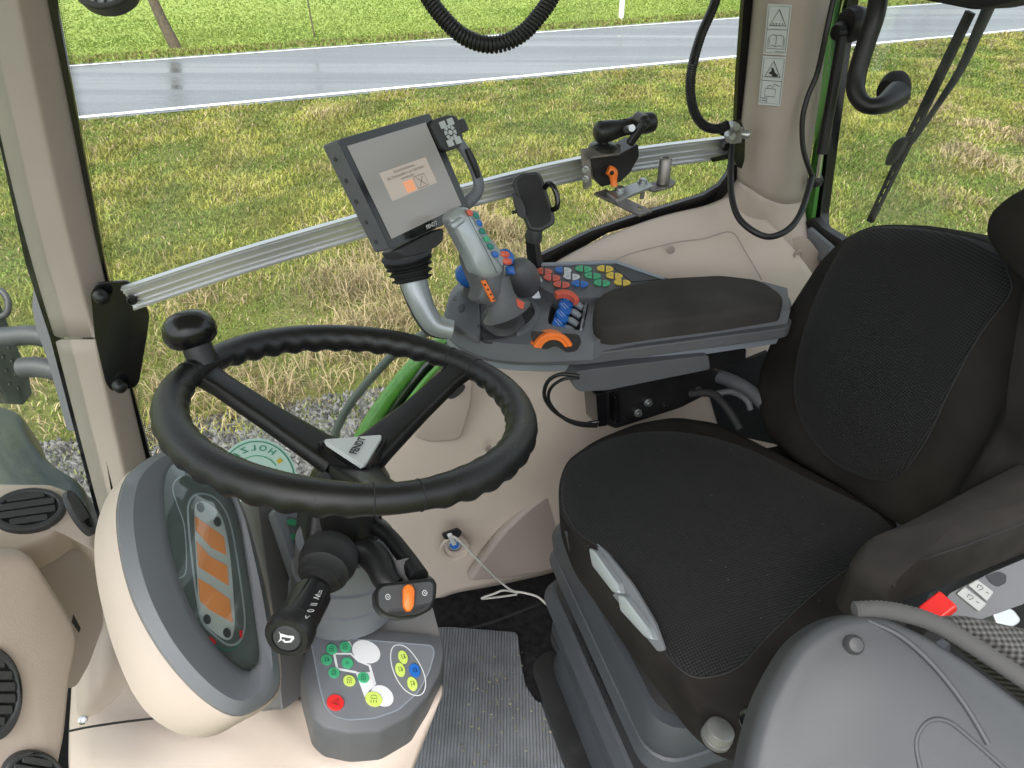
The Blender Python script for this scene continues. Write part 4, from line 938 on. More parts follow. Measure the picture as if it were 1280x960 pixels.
# joystick
T = thing('joystick', 'large grey drive joystick with silver head and orange and blue switches on the console pod', 'joystick', ZT.at(630, 400))
seg_lathe('boot', T, 'dark', [ZT.at(628, 408, .0), ZT.at(628, 398, .02), ZT.at(630, 388, .042)], [(0, .038), (.1, .040), (.22, .037), (.3, .033), (.42, .036), (.5, .034), (.6, .027), (.7, .026), (.8, .024), (1, .022)])
JP = Pl(PD(620, 350, 1.165), -B+A*.25+UP*.35)
seg_lathe('skirt', T, 'grey', [PD(634, 392, 1.185), PD(630, 383, 1.18), PD(624, 370, 1.175), PD(618, 350, 1.17)], [(0, .038), (.08, .042), (.2, .035), (.4, .027), (.6, .025), (.8, .025), (1, .025)])
pillow('grip', T, 'grey', spl([(588, 318), (594, 342), (602, 362), (600, 376), (615, 384), (632, 383), (634, 372), (633, 345), (633, 327), (624, 316), (605, 312)], 4), JP.off(.018), .03, .012, .006)
pillow('head', T, 'silver', rnd([(562, 273), (573, 260), (586, 258), (597, 268), (604, 290), (632, 338), (629, 344), (612, 351), (596, 342), (590, 326)], 7, 5), JP.off(.030), .022, .011, .003)
pillow('head_band', T, 'silver', rnd([(563, 281), (578, 270), (583, 276), (568, 288)], 4, 4), JP.off(.036), .01, .003, .001)
strips('head_seam', T, 'dark', [[(581, 262), (590, 280), (607, 312), (622, 342)]], JP, .0012, .0365)
plate('key_face', T, 'grey_light', [(586, 262), (598, 264), (606, 288), (633, 322), (628, 334), (606, 300)], JP.off(.034), .01, bevel=.002)
for x, y, m_ in ((588, 266, 'coral'), (596, 270, 'teal'), (600, 279, 'blue'), (604, 289, 'teal'), (609, 299, 'green'), (614, 308, 'teal'), (620, 318, 'blue')):
    pillow('key', T, m_, ell(x, y, 4.4, 3.0, 58, 14), JP.off(.037), .005, .001, .0005)
for x, y in ((632, 318), (635, 327)): pillow('red_key', T, 'coral', ell(x, y, 6, 4.2, 10, 16), JP.off(.036), .006, .002, .002)
pl_ = plate('orange_strip', T, 'orange', [(602, 351), (607.5, 350), (620, 376), (615, 378)], JP.off(.027), .006, bevel=.001)
for k in range(4): plate('strip_mark', pl_, 'print', ell(606.5+3.6*k, 356+6*k, 1.6, 1.2, 60, 8), JP, .0003, .0275)
plate('orange_badge', T, 'coral', [(645, 372), (656, 378), (654, 386), (647, 382)], Pl(PD(650, 378, 1.16), UP-B*.4), .003, bevel=.001)
T = thing('cross_lever', 'small blue topped lever in a ribbed boot left of the large joystick', 'lever', ZT.at(590, 375))
seg_lathe('boot', T, 'dark', [ZT.at(592, 371, .0), ZT.at(591, 364, .014), ZT.at(588, 352, .035)], [(0, .026), (.2, .027), (.3, .023), (.45, .024), (.55, .019), (.8, .014), (1, .011)])
seg_lathe('blue_knob', T, 'blue', [ZT.at(587, 353, .03), ZT.at(584, 343, .05), ZT.at(581, 333, .068)], [(0, .012), (.2, .018), (.5, .022), (.8, .019), (.95, .010), (1, .002)])
T = thing('lift_lever', 'blue switch lever under a rounded grey hood right of the large joystick', 'lever', ZT.at(640, 350))
LL = Pl(PD(640, 330, 1.215), -B-A*.2+UP*.5)
pillow('blue_rocker', T, 'blue', rnd([(621, 313), (634, 310), (644, 320), (642, 330), (630, 333), (622, 325)], 4, 3), LL.off(.006), .01, .003, .002)
pillow('blue_rocker', T, 'blue', rnd([(631, 333), (642, 332), (645, 343), (634, 343)], 2, 3), LL.off(.008), .01, .002, .001)
# ------------------------------------------------------------ steering wheel
WC = CAM+Vector((-.18108, .67533, -.49024)); WN = Vector((.15197, .16915, .97380)).normalized(); WR = .195
WPL = Pl(WC, WN)
T = thing('steering_wheel', 'black three spoke steering wheel with a glossy knob and a white triangular hub badge', 'steering wheel', WC)
w0 = WPL.at(655, 540)-WC; w0.normalize(); w1 = WN.cross(w0)
def wang(px, py): v = WPL.at(px, py)-WC; return math.atan2(v.dot(w1), v.dot(w0))
S3 = [wang(250, 460), wang(585, 453), wang(500, 632)]
NR, NS = 240, 18; V = []; Fc = []
def adiff(a, b): return abs((a-b+math.pi) % (2*math.pi)-math.pi)
for i in range(NR):
    a = 2*math.pi*i/NR; rd = w0*math.cos(a)+w1*math.sin(a)
    near = min(adiff(a, s) for s in S3)
    k = 1/(1+math.exp(-(near-.20)*60)); k2 = 1/(1+math.exp(-(near-.34)*14))
    r = .0155+.0008*k+.0022*k2
    for j in range(NS):
        b = 2*math.pi*j/NS; cr_, sr_ = math.cos(b), math.sin(b)
        sc = .0019*math.sin(a*42)*k*max(0, math.cos(b-math.pi*1.2), math.cos(b-math.pi*1.62))   # finger waves at the inner lower side
        V.append(WC+rd*(WR+(r+sc)*cr_)+WN*((r+sc)*sr_*.98))
for i in range(NR):
    for j in range(NS):
        i2, j2 = (i+1) % NR, (j+1) % NS; Fc.append((i*NS+j, i*NS+j2, i2*NS+j2, i2*NS+j))
mk('rim', V, Fc, 'leather', T, angle=180)
for s in S3:   # stitched seams of the grip sections
    for o in (-.115, .115):
        a = s+o; rd = w0*math.cos(a)+w1*math.sin(a); P = [WC+rd*(WR+.0154*math.cos(b*math.pi/12))+WN*(.0154*math.sin(b*math.pi/12)) for b in range(24)]
        tube('seam', T, 'black_matt', P, .0008, 6, 1, closed=True)
HC = WC-WN*.062
hp = Pl(WC-WN*.052, WN)
for s in S3:
    rd = w0*math.cos(s)+w1*math.sin(s); sd_ = WN.cross(rd)
    secs = []
    for t, w_, h_ in ((0, .030, .016), (.12, .026, .014), (.5, .019, .013), (.85, .017, .012), (1.0, .022, .012)):
        rr_ = .02+(WR-.022)*t; z = -.080+.076*(t**1.1); c = WC+rd*rr_+WN*z; sec = []
        for k in range(16):
            a = 2*math.pi*k/16; cc, ss = math.cos(a), math.sin(a); sgn = lambda x: (1 if x > 0 else -1)*abs(x)**.5
            up_ = (WN-rd*.3).normalized(); sec.append(c+sd_*(w_*sgn(cc))+up_*(h_*.8*sgn(ss)))
        secs.append(sec)
    sp_ = loft('spoke', T, 'leather', secs, angle=55)
    secs = []
tri = [(403, 549), (479, 543), (455, 583)]
tri_c = [hp.at(*p) for p in tri]; cc = sum(tri_c, Vector())/3
tri_r = rnd(tri, 6, 5)
hubpx = rnd([tuple(Vector((446, 562))+(Vector(p)-Vector((446, 558)))*1.22) for p in tri], 10, 5)
plate('hub', T, 'leather', hubpx, hp, .05, -.002, bevel=.004)
plate('hub_rim', T, 'gloss', [tuple(Vector((446, 560))+(Vector(p)-Vector((446, 558)))*1.07) for p in tri_r], hp, .01, .004, bevel=.001)
bd = plate('badge', T, 'white', tri_r, hp, .006, .0075, bevel=.0015)
bu = hp.at(454, 547)-hp.at(441, 568)
text('badge_text', bd, 'print', 'FENDT', hp.at(447.5, 557.5, .0085), bu, bu.cross(WN)*-1, .0125, bold=.03)
pts_ = []
lathe('hub_body', T, 'leather', HC-WN*.07, WN, [(.040, 0), (.046, .01), (.048, .03), (.036, .05)], 32)
# knob
ka = wang(238, 455); krd = w0*math.cos(ka)+w1*math.sin(ka); kc = WC+krd*(WR-.004)
KB = kc+WN*.0; k_ax = (PD(236, 410, .845)-kc).normalized()
lathe('knob_stem', T, 'black', kc+WN*.004, k_ax, [(.017, 0), (.017, .022), (.0165, .026)], 28)
lathe('knob', T, 'knob', kc+k_ax*.026, k_ax, [(.014, 0), (.020, .001), (.0275, .007), (.0305, .015), (.0308, .021), (.0285, .030), (.0235, .037), (.016, .0418), (.008, .0438), (.0005, .0443)], 36, angle=180)
# ------------------------------------------------------------ steering column
T = thing('steering_column', 'steering column with black shroud and ribbed grey collar below the wheel', 'steering column', HC-WN*.42)
lathe('column_tube', T, 'black', HC-WN*.34, WN, [(.05, 0), (.05, .10), (.036, .13), (.036, .30)], 28)
SHP = Pl(HC-WN*.17+(CAM-HC).normalized()*.045, (CAM-HC).normalized()+A*.25)
pillow('shroud', T, 'black', rnd([(388, 632), (482, 628), (478, 668), (462, 720), (450, 742), (428, 764), (404, 757), (382, 722), (384, 668)], 8, 4), SHP, .07, .012, .004)
strips('shroud_seam', T, 'gloss', [[(386, 679), (396, 684), (432, 690), (455, 662), (472, 645)]], SHP, .0016, .0115)
lathe('collar', T, 'grey_mid', HC-WN*.235, WN, [(.070, 0), (.069, .03), (.066, .032), (.066, .062), (.062, .064), (.062, .105), (.05, .11)], 40)
T = thing('stalk_switch', 'thick black indicator stalk with a horn button on its end, in a stepped rubber boot', 'stalk switch', PD(400, 735, .80))
seg_lathe('boot', T, 'black_matt', [PD(413, 694, .835), PD(403, 718, .80), PD(394, 735, .785)], [(0, .033), (.22, .033), (.25, .0285), (.45, .0285), (.48, .024), (.66, .023), (.69, .019), (.84, .018), (.87, .010), (1, .009)])
tube('rod', T, 'gloss', [PD(396, 728, .785), PD(388, 745, .765)], .006, 12, 1)
s0, s1 = PD(391, 742, .765), PD(361, 794, .70); ax = (s1-s0).normalized(); Ls = (s1-s0).length
V = []; Fc = []; uu, vv = frame(ax); rings = [(0, .013), (.04, .0205), (.5, .0212), (.78, .0215), (.80, .0195)]
for t, r in rings:
    for j in range(72):
        a = 2*math.pi*j/72; fl = 1-.05*(abs(math.sin(a*6)) < .35)*(.05 < t+.03 < .79)
        V.append(s0+ax*(t*Ls)+(uu*math.cos(a)+vv*math.sin(a))*r*fl)
for k in range(len(rings)-1):
    for j in range(72): Fc.append((k*72+j, k*72+(j+1) % 72, (k+1)*72+(j+1) % 72, (k+1)*72+j))
Fc += [tuple(range(72)), tuple(4*72+j for j in range(72))]
mk('grip', V, Fc, 'black', T, angle=30)
lathe('end_ring', T, 'black', s0+ax*(.80*Ls), ax, [(.0200, 0), (.0240, .003), (.0240, .014), (.0205, .019), (.0150, .0192), (.0150, .015)], 36)
lathe('horn_button', T, 'dark', s0+ax*(.80*Ls), ax, [(.0142, .01), (.0142, .0185), (.0125, .0205), (.0005, .0207)], 32)
HPl = Pl(s0+ax*(.80*Ls+.021), ax)
merge('horn_mark', T, 'white_line', [[(348, 789), (352, 793), (352, 800), (347, 803), (350, 799), (350, 793)], [(352, 792), (360, 794.5), (367, 795), (368, 798), (364, 803), (356, 803.5), (352, 800), (355, 799), (357, 801.5), (362, 801), (364.5, 798), (352, 796)]], HPl, .0005)
for k, (x, y) in enumerate([(384, 772), (389, 764), (393, 756), (397, 746), (401, 740)]):
    pp = Pl(PD(x, y, .722+.008*k), -B+A*.9+UP*.7)
    text('stalk_mark', T, 'white_line', ('>', '0', 'II', 'W', '=')[k], PD(x-1, y, .698+.009*k), ax, uu, .010)
T = thing('reverser_lever', 'black two armed lever head with an orange rocker switch right of the steering column', 'lever', PD(500, 760, .86))
RV = Pl(PD(510, 748, .80), CAM-PD(510, 748, .80)+A*.15+UP*.1)
pillow('head', T, 'black', rnd([(469, 738), (476, 729), (541, 721), (547, 728), (546, 748), (540, 762), (524, 770), (500, 773), (480, 768), (470, 756)], 6, 4), RV, .03, .006, .001)
plate('switch_panel', T, 'dark', rnd([(474, 738), (479, 733), (538, 727), (541, 731), (540, 753), (480, 763), (474, 758)], 4, 3), RV, .001, .0015)
plate('chin_gap', T, 'black_matt', spl([(484, 766), (505, 764), (532, 758), (520, 766), (502, 769)], 3), RV, .0008, .0018)
pillow('orange_rocker', T, 'orange', rnd([(504, 735), (508, 730), (515, 730), (519, 737), (518, 757), (514, 764), (508, 764), (504, 756)], 3, 3), RV.off(.009), .006, .003, .002)
for x, y in ((485, 746), (531, 741)): strips('switch_mark', T, 'white_line', [[(x+3*math.cos(i*.7), y+3.4*math.sin(i*.7)) for i in range(8)]+[(x+3, y)], [(x-1, y-1), (x+1, y+1)]], RV, .0006, .0028)
tube('arm', T, 'black', [PD(448, 688, .865), PD(462, 693, .85), PD(474, 706, .835), PD(482, 724, .82), PD(492, 735, .815)], [.014, .017, .017, .015, .014], 14, 4)
tube('arm', T, 'black', [PD(466, 656, .90), PD(486, 670, .885), PD(505, 694, .86), PD(524, 722, .83)], [.010, .010, .011, .012], 12, 4)
plate('web', T, 'black', rnd([(470, 700), (500, 700), (510, 696), (522, 708), (545, 726), (478, 734)], 4, 3), Pl(PD(500, 715, .835), CAM-PD(500, 715, .835)), .012, bevel=.003)
# ------------------------------------------------------------ instrument cluster
T = thing('instrument_cluster', 'oval instrument cluster with three amber displays in a grey and beige hood', 'instrument cluster', PD(260, 880, .85))
CL = Pl(PD(275, 740, .74), A*.72+UP*.62-B*.25)
def resamp(pts, n=72):
    P = spl(pts, 12); L_ = [0]
    for i in range(len(P)): L_.append(L_[-1]+(P[(i+1) % len(P)]-P[i]).length)
    out = []; j = 0
    for i in range(n):
        s = L_[-1]*i/n
        while L_[j+1] < s: j += 1
        t = (s-L_[j])/max(1e-9, L_[j+1]-L_[j]); out.append(P[j].lerp(P[(j+1) % len(P)], t))
    return out
O3 = resamp([(225, 574), (209, 588), (205, 622), (214, 691), (240, 763), (269, 807), (303, 838), (319, 835), (325, 816), (316, 747), (306, 685), (297, 641), (280, 605), (250, 580)])
O2 = resamp([(206, 564), (180, 576), (156, 598), (145, 640), (150, 697), (167, 756), (196, 810), (233, 856), (267, 885), (296, 896), (325, 885), (346, 866), (350, 840), (337, 760), (318, 680), (305, 637), (285, 600), (258, 572), (230, 561)])
O1 = resamp([(200, 568), (172, 582), (138, 614), (121, 656), (118, 697), (125, 747), (142, 810), (167, 868), (196, 902), (233, 920), (267, 920), (300, 903), (335, 882), (352, 850), (340, 760), (318, 680), (300, 630), (280, 598), (250, 572), (222, 562)])
def ringl(O, lift): return [CL.at(p[0], p[1], lift) for p in O]
mix = lambda P, Q, t: [p.lerp(q, t) for p, q in zip(P, Q)]
cen = Vector((235, 745))
loft('hood_shell', T, 'beige_light', [ringl(mix(O1, [cen]*72, .25), -.13), ringl(mix(O1, [cen]*72, .06), -.10), ringl(O1, -.06), ringl(mix(O1, O2, .8), -.024), ringl(O2, -.018)], cap=False, angle=180)
loft('bezel', T, 'grey_mid', [ringl(mix(O1, O2, .98), -.022), ringl(mix(O2, O3, .05), -.006), ringl(mix(O2, O3, .35), .004), ringl(mix(O2, O3, .85), .0), ringl(O3, -.004), ringl(mix(O3, [cen]*72, .02), -.014)], cap=False, angle=50)
DF = CL.off(-.013)
plate('dial_face', T, 'cluster_face', O3, CL, .004, -.013)
fl_ = lambda pts: pts
ov = [(235, 634), (241, 621), (252, 617), (268, 622), (280, 636), (288, 655), (295, 690), (303, 745), (306, 780), (300, 801), (285, 806), (266, 792), (252, 776), (245, 740), (240, 700), (236, 660)]
strips('outline', T, 'silver', [[tuple(p) for p in spl(ov, 4)]+[tuple(spl(ov, 4)[0])]], DF, .0024, .0008)
ov2 = [(243, 640), (250, 627), (263, 631), (278, 648), (287, 690), (292, 745), (293, 785), (285, 800), (262, 786), (250, 770), (246, 710)]
plate('grey_field', T, 'cluster_grey', spl(ov2, 4), DF, .0004, .0008)
for pg in ([(244, 645), (280, 671), (283, 694), (264, 684), (245, 663)], [(246, 676), (262, 695), (284, 707), (286, 732), (262, 717), (248, 708)], [(248, 723), (262, 731), (287, 749), (291, 778), (262, 762), (250, 750)]):
    plate('amber_display', T, 'orange_lcd', pg, DF, .0004, .0016)
for x, y in ((251, 634), (272, 652), (259, 774), (284, 791)): plate('indicator_lamp', T, 'dark', ell(x, y, 4.6, 6.4, -15, 14), DF, .0004, .0016)
strips('scale_line', T, 'silver', [[tuple(p) for p in spl([(231, 594), (220, 600), (216, 612), (222, 632), (230, 655), (233, 690), (232, 716), (224, 723)], 4, False)]], DF, .0014, .0008)
strips('scale_line', T, 'teal', [[tuple(p) for p in spl([(262, 797), (275, 810), (290, 812), (300, 803), (303, 790)], 4, False)]], DF, .0012, .0008)
merge('red_mark', T, 'red', [[(262, 795), (270, 801), (270, 806), (262, 801)], [(299, 789), (303, 787), (303, 796), (300, 798)]], DF, .0012)
strips('warning_mark', T, 'screen_txt', [[(283, 830), (289, 822), (293, 833), (283, 830)], [(300, 826), (304, 828), (302, 833)]], DF, .001, .0008)
plate('lens', T, 'glass_clear', mix(O3, [cen]*72, .01), CL, .002, -.006)
# ------------------------------------------------------------ light switch panel
T = thing('light_switch_panel', 'grey switch panel with round green, lime and red light buttons below the steering column', 'switch panel', PD(460, 940, 1.0))
SW = Pl(PD(470, 850, .88), UP+A*.22-B*.22)
body = rnd([(380, 838), (392, 786), (400, 781), (551, 797), (553, 818), (549, 838), (533, 867), (511, 891), (475, 910), (438, 913), (409, 907), (395, 894)], 5, 3)
P1 = [SW.at(*p) for p in body]; cb_ = sum(P1, Vector())/len(P1)
dn = [p+(p-cb_).normalized()*.004-SW.n*.006 for p in P1]; dn2 = [p-UP*.05+(cb_-p)*-.03-A*.006 for p in dn]
loft('base', T, 'grey', [P1, [p-SW.n*.003+(p-cb_).normalized()*.003 for p in P1], dn, dn2, [p-UP*.012+(cb_-p)*.06 for p in dn2]], angle=50)
ins = rnd([(387, 794), (540, 807), (543, 816), (537, 838), (523, 865), (497, 888), (467, 898), (435, 900), (416, 895), (406, 882), (400, 860)], 5, 3)
plate('panel_face', T, 'grey_mid', ins, SW, .003, .001, bevel=.0008)
strips('panel_edge', T, 'grey_light', [[tuple(p) for p in ins]+[tuple(ins[0])]], SW, .0016, .0013)
z1 = .0014
cx = lambda x, y: (380+x/6.856, 780+y/6.857)
strips('tractor_print', T, 'white_line', [[cx(260, 255), cx(400, 255), cx(470, 320), cx(560, 355)]], SW, .0022, z1)
strips('tractor_print', T, 'white_line', [[cx(258, 250), cx(285, 385)], [cx(290, 385), cx(450, 415)], [cx(560, 350), cx(610, 520)]], SW, .0028, z1)
merge('tractor_print', T, 'white_line', [[cx(440, 412), cx(570, 412), cx(612, 525), cx(560, 570), cx(520, 630)], [cx(372, 145), cx(395, 150), cx(412, 190), cx(400, 200)]], SW, z1)
plate('wheel_print', T, 'white_line', ell(*cx(533, 237), 18.5, 13.5, 25, 28), SW, .0006, .002)
plate('wheel_print', T, 'white_line', ell(*cx(670, 615), 15.5, 11.8, 38, 28), SW, .0006, .002)
oval = [cx(*p) for p in [(800, 180), (760, 200), (742, 270), (755, 370), (800, 480), (870, 570), (950, 612), (1010, 600), (1040, 540), (1035, 450), (990, 340), (920, 240), (860, 190)]]
ovs = [tuple(p) for p in spl(oval, 4)]
strips('oval_print', T, 'white_line', [ovs+[ovs[0]]], SW, .0012, z1)
for x, y, m_, w_, h_, sym in [(238, 212, 'green', 7.3, 6.4, 0), (355, 193, 'green', 7.3, 6.4, 0), (195, 303, 'green', 7.3, 6.4, 1), (258, 413, 'green', 7.3, 6.4, 0), (373, 330, 'green', 7.6, 6.6, 2), (510, 455, 'green', 7.6, 6.6, 0), (390, 482, 'lime', 8, 6.6, 0), (600, 640, 'lime', 11, 8.8, 0), (270, 670, 'red', 11, 10, 3), (850, 280, 'lime', 5.6, 8.6, 1), (826, 388, 'lime', 5.8, 9, 1), (930, 508, 'lime', 6, 9, 1), (950, 395, 'blue', 6.6, 9, 1)]:
    px_, py_ = cx(x, y); rot = 25 if w_ > h_ else -22
    b_ = plate('button', T, m_, ell(px_, py_, w_, h_, rot, 26), SW, .003, .0035, bevel=.0007, seg=2)
    k = w_/7.5
    if sym == 0: L_ = [[(px_-3*k, py_-.5*k), (px_-2*k, py_-3*k), (px_+1.5*k, py_-3*k), (px_+3*k, py_), (px_-3*k, py_-.5*k)], [(px_-2.5*k, py_+1*k), (px_-2.5*k, py_+3.4*k)], [(px_-.3*k, py_+1.2*k), (px_-.3*k, py_+3.6*k)], [(px_+2*k, py_+1.4*k), (px_+2*k, py_+3.6*k)]]
    elif sym == 1: L_ = [[(px_-2.4, py_-2.6), (px_+1.5, py_-2.6), (px_+2.4, py_+1), (px_-1, py_+2.6), (px_-2.4, py_-2.6)], [(px_+1, py_-.6), (px_+3, py_+2.4)]]
    elif sym == 2: L_ = [[(px_-1.5, py_-1.5), (px_+1.8, py_+.2), (px_-1, py_+1.6), (px_-1.5, py_-1.5)]]
    else: L_ = [[(px_-6, py_+.5), (px_+3, py_-5), (px_+5, py_+4), (px_-6, py_+.5)], [(px_-2, py_), (px_+1.6, py_-2), (px_+2.2, py_+1.8), (px_-2, py_)]]
    strips('symbol', b_, 'print', L_, SW, .0007, .0042)
# upright side cover with the green buttons behind the stalk
T = thing('column_side_cover', 'grey upright cover with small green buttons between the cluster and the steering column', 'cover', PD(370, 780, .98))
SC1 = Pl(PD(365, 720, .95), A*.55-B*.5+UP*.6)
plate('cover', T, 'grey_warm', rnd([(322, 625), (332, 600), (350, 600), (362, 615), (392, 760), (394, 800), (378, 870), (352, 890), (345, 800)], 8, 4), SC1.off(-.03), .06, bevel=.008)
plate('button_strip', T, 'grey_light', rnd([(343, 640), (352, 630), (420, 640), (420, 790), (398, 790), (384, 760)], 4, 3), SC1, .02, bevel=.003)
plate('strip_face', T, 'grey_mid', rnd([(358, 645), (392, 650), (392, 712), (374, 708)], 4, 3), SC1, .001, .0012)
for x, y in ((366, 653), (371, 671), (376, 692)): plate('green_button', T, 'green', ell(x, y, 7, 4.2, 8, 18), SC1, .002, .003, bevel=.0005)
plate('slot', T, 'black_matt', [(365, 708), (384, 710), (390, 735), (383, 742), (371, 738)], SC1, .001, .002)
plate('column_foot', T, 'grey_warm', rnd([(395, 765), (470, 690), (540, 755), (552, 800), (400, 787)], 6, 3), Pl(PD(470, 780, .955), UP*.8-B*.5+A*.2), .05, bevel=.005)
# ------------------------------------------------------------ beige dash
T = thing('lower_dashboard', 'beige moulded housing below the instrument cluster and the switch panel', 'lower dashboard', cab(-.2, .6, -1.5))
rows = [
 [(90, 700, 1.12), (112, 690, 1.10), (160, 720, 1.08), (230, 800, 1.05), (300, 845, 1.03), (345, 858, 1.03), (380, 880, .93), (460, 890, .93), (545, 850, .96)],
 [(92, 800, 1.08), (104, 800, 1.03), (150, 815, 1.0), (230, 860, .99), (300, 885, .99), (345, 890, .95), (385, 925, .90), (460, 930, .90), (552, 850, .94)],
 [(88, 890, 1.03), (102, 888, .99), (160, 890, .98), (230, 908, .97), (300, 920, .97), (345, 928, .92), (390, 948, .875), (460, 956, .875), (552, 872, .91)],
 [(86, 905, 1.00), (110, 905, .96), (170, 905, .95), (240, 925, .95), (300, 940, .95), (345, 950, .91), (390, 975, .865), (460, 985, .865), (530, 925, .90)],
 [(84, 1010, .98), (120, 1010, .94), (180, 1010, .93), (240, 1010, .93), (300, 1010, .935), (345, 1020, .89), (390, 1050, .86), (450, 1060, .87), (500, 1010, .90)]]
grid('moulding', T, 'beige', [[PD(*p) for p in r] for r in rows], 3, .006)
tube('panel_gap', T, 'print', [PD(86, 914, .948), PD(110, 909, .932), PD(150, 903, .93), (PD(192, 898, .93))], .0015, 6)
lathe('screw', T, 'chrome', PD(104, 900, .945), CAM-PD(104, 900, .945), [(.006, 0), (.006, .002), (.004, .004), (.002, .002)], 14)
pillow('column_bulge', T, 'beige', spl([(98, 900), (94, 850), (102, 780), (125, 730), (160, 720), (200, 780), (215, 860), (190, 890), (140, 896)], 4), Pl(PD(150, 820, 1.0), CAM-PD(150, 820, 1)), .08, .04, .02)
T = thing('dashboard', 'beige dashboard block with round black air vents at the lower left', 'dashboard', cab(-.5, .5, -1.4))
DB = Pl(PD(50, 820, .78), A*.75-B*.55+UP*.35)
pillow('side_block', T, 'beige', rnd([(-140, 684), (30, 684), (46, 694), (98, 775), (104, 800), (92, 860), (86, 925), (70, 1000), (-140, 1000)], 14, 5), DB, .10, .02, .004)
DT = Pl(PD(20, 650, .86), UP+A*.25-B*.35)
pillow('vent_pod', T, 'beige_light', rnd([(-150, 600), (62, 602), (84, 610), (104, 632), (121, 658), (119, 690), (96, 668), (84, 654), (60, 672), (20, 690), (-150, 690)], 8, 4), DT, .05, .012, .002)
plate('inner_panel', T, 'beige', rnd([(20, 670), (118, 650), (124, 700), (130, 780), (112, 830), (95, 860), (60, 860)], 8, 3), Pl(PD(90, 720, .93), A*.5-B*.6+UP*.5), .03, bevel=.01)
plate('slot', T, 'print', [(92, 768), (101, 785), (99, 791), (90, 778)], DB, .001, .0055)
def vent(x, y, rx, ry, rot, pl, n, th=.02):
    vr = plate('vent_ring', T, 'dark', ell(x, y, rx, ry, rot, 40), pl, th, .010, holes=[ell(x+1, y-1, rx*.78, ry*.74, rot, 36)], bevel=.003)
    plate('vent_bowl', vr, 'black_matt', ell(x, y, rx*.85, ry*.8, rot, 36), pl, .004, .005)
    c, s = math.cos(math.radians(rot)), math.sin(math.radians(rot))
    for i in range(n):
        k = -1+2*(i+.5)/n; hw = rx*.76*math.sqrt(max(0, 1-k*k)); yy = k*ry*.72; hh = ry*.72/n*1.15
        q_ = [(-hw, yy-hh), (hw, yy-hh), (hw, yy+hh*.4), (-hw, yy+hh*.4)]
        plate('vent_slat', vr, 'dark', rnd([(x+a*c-b*s, y+a*s+b*c) for a, b in q_], 2, 2), pl, .003, .0085+.002*(1-k*k), bevel=.001)
vent(34, 636, 48, 27, -8, DT, 4)
vent(102, 640, 8.5, 32, -32, Pl(PD(103, 640, .86), A*.8+UP*.5-B*.2), 1, .008)
vent(-10, 868, 40, 60, 0, DB, 6)
vent(44, 972, 38, 34, 10, DB, 4)
# round sticker on the window
T = thing('window_sticker', 'round mint green sticker on the side window seen from behind through the steering wheel', 'sticker', PB(1.33).at(322, 600))
ST_ = PB(1.336)
sc_ = (321, 602); 
SQ = lambda r, a: (sc_[0]+r*51*math.cos(math.radians(a)), sc_[1]+r*54*math.sin(math.radians(a)))
plate('disc', T, 'mint', [SQ(1, i*9) for i in range(40)], ST_, .0006)
strips('ring', T, 'green_print', [[SQ(.93, i*9) for i in range(41)]], ST_, .003, .0012)
strips('ring', T, 'green', [[SQ(.60, i*7) for i in range(30, 47)]], ST_, .0025, .0012)
for i, ch in enumerate('HOLZE'):
    a = -62-i*17; p = SQ(.78, a); rad_ = Vector((math.cos(math.radians(a)), math.sin(math.radians(a)))); tn = (p[0]-rad_.y*-1*4, p[1]+rad_.x*-1*4)
    o_ = ST_.at(*p, .0012); o2 = ST_.at(p[0]+rad_.y*4, p[1]-rad_.x*4, .0012); o3 = ST_.at(*SQ(.9, a), .0012)
    text('lettering', T, 'green_print', ch, o_, (o2-o_), (o3-o_), .021, thick=.0, bold=.02)
merge('emblem', T, 'green_print', [[(335, 594), (362, 592), (362, 606), (335, 600)], [(334, 592), (337, 583), (341, 592)], [(344, 590), (346, 585), (348, 590)], [(318, 594), (328, 589), (328, 598)]], ST_, .0012)
merge('emblem', T, 'yellow', [[(336, 598), (345, 596), (345, 599), (336, 601)], [(345, 576), (350, 572), (354, 576), (349, 580)]], ST_, .0016)
# ------------------------------------------------------------ driver's seat
T = thing('driver_seat', "black fabric driver's seat with mesh inserts on a grey suspension base", 'seat', cab(.55, .68, -1.5))
CU = Pl(CAM+UP*-.85+A*.45+B*.68, UP*1-A*.07)
cu = rnd([(697, 592), (706, 566), (742, 541), (795, 520), (845, 512), (900, 520), (980, 560), (1130, 640), (1120, 730), (1010, 832), (958, 905), (935, 914), (902, 905), (868, 876), (838, 838), (800, 790), (760, 735), (716, 675), (699, 630)], 16, 5)
cb0 = pillow('cushion', T, 'fabric', cu, CU, .045, .032, .018, uvx=B)
ci = [(701, 596), (713, 574), (760, 549), (820, 541), (880, 548), (940, 565), (1010, 600), (1115, 655), (1085, 692), (1020, 742), (960, 797), (928, 832), (900, 846), (866, 846), (836, 820), (812, 780), (785, 733), (755, 692), (718, 660), (702, 630)]
_, ed = inset_pad('cushion_mesh', T, 'mesh', spl(ci, 4), CU, cb0, .0035, .001, uvx=B)
tube('cushion_seam', T, 'black_matt', ed, .0016, 6, 1, closed=True)
BKP = Pl(cab(.78, .72, -.85), -A+UP*.25)
bk = rnd([(1046, 292), (1075, 279), (1130, 277), (1180, 284), (1232, 306), (1300, 330), (1400, 420), (1420, 560), (1300, 640), (1210, 690), (1130, 668), (1095, 650), (1045, 615), (985, 582), (948, 548), (936, 505), (938, 465), (958, 415), (985, 370), (1018, 318)], 18, 5)
bb0 = pillow('backrest', T, 'fabric', bk, BKP, .07, .038, .014, uvx=B)
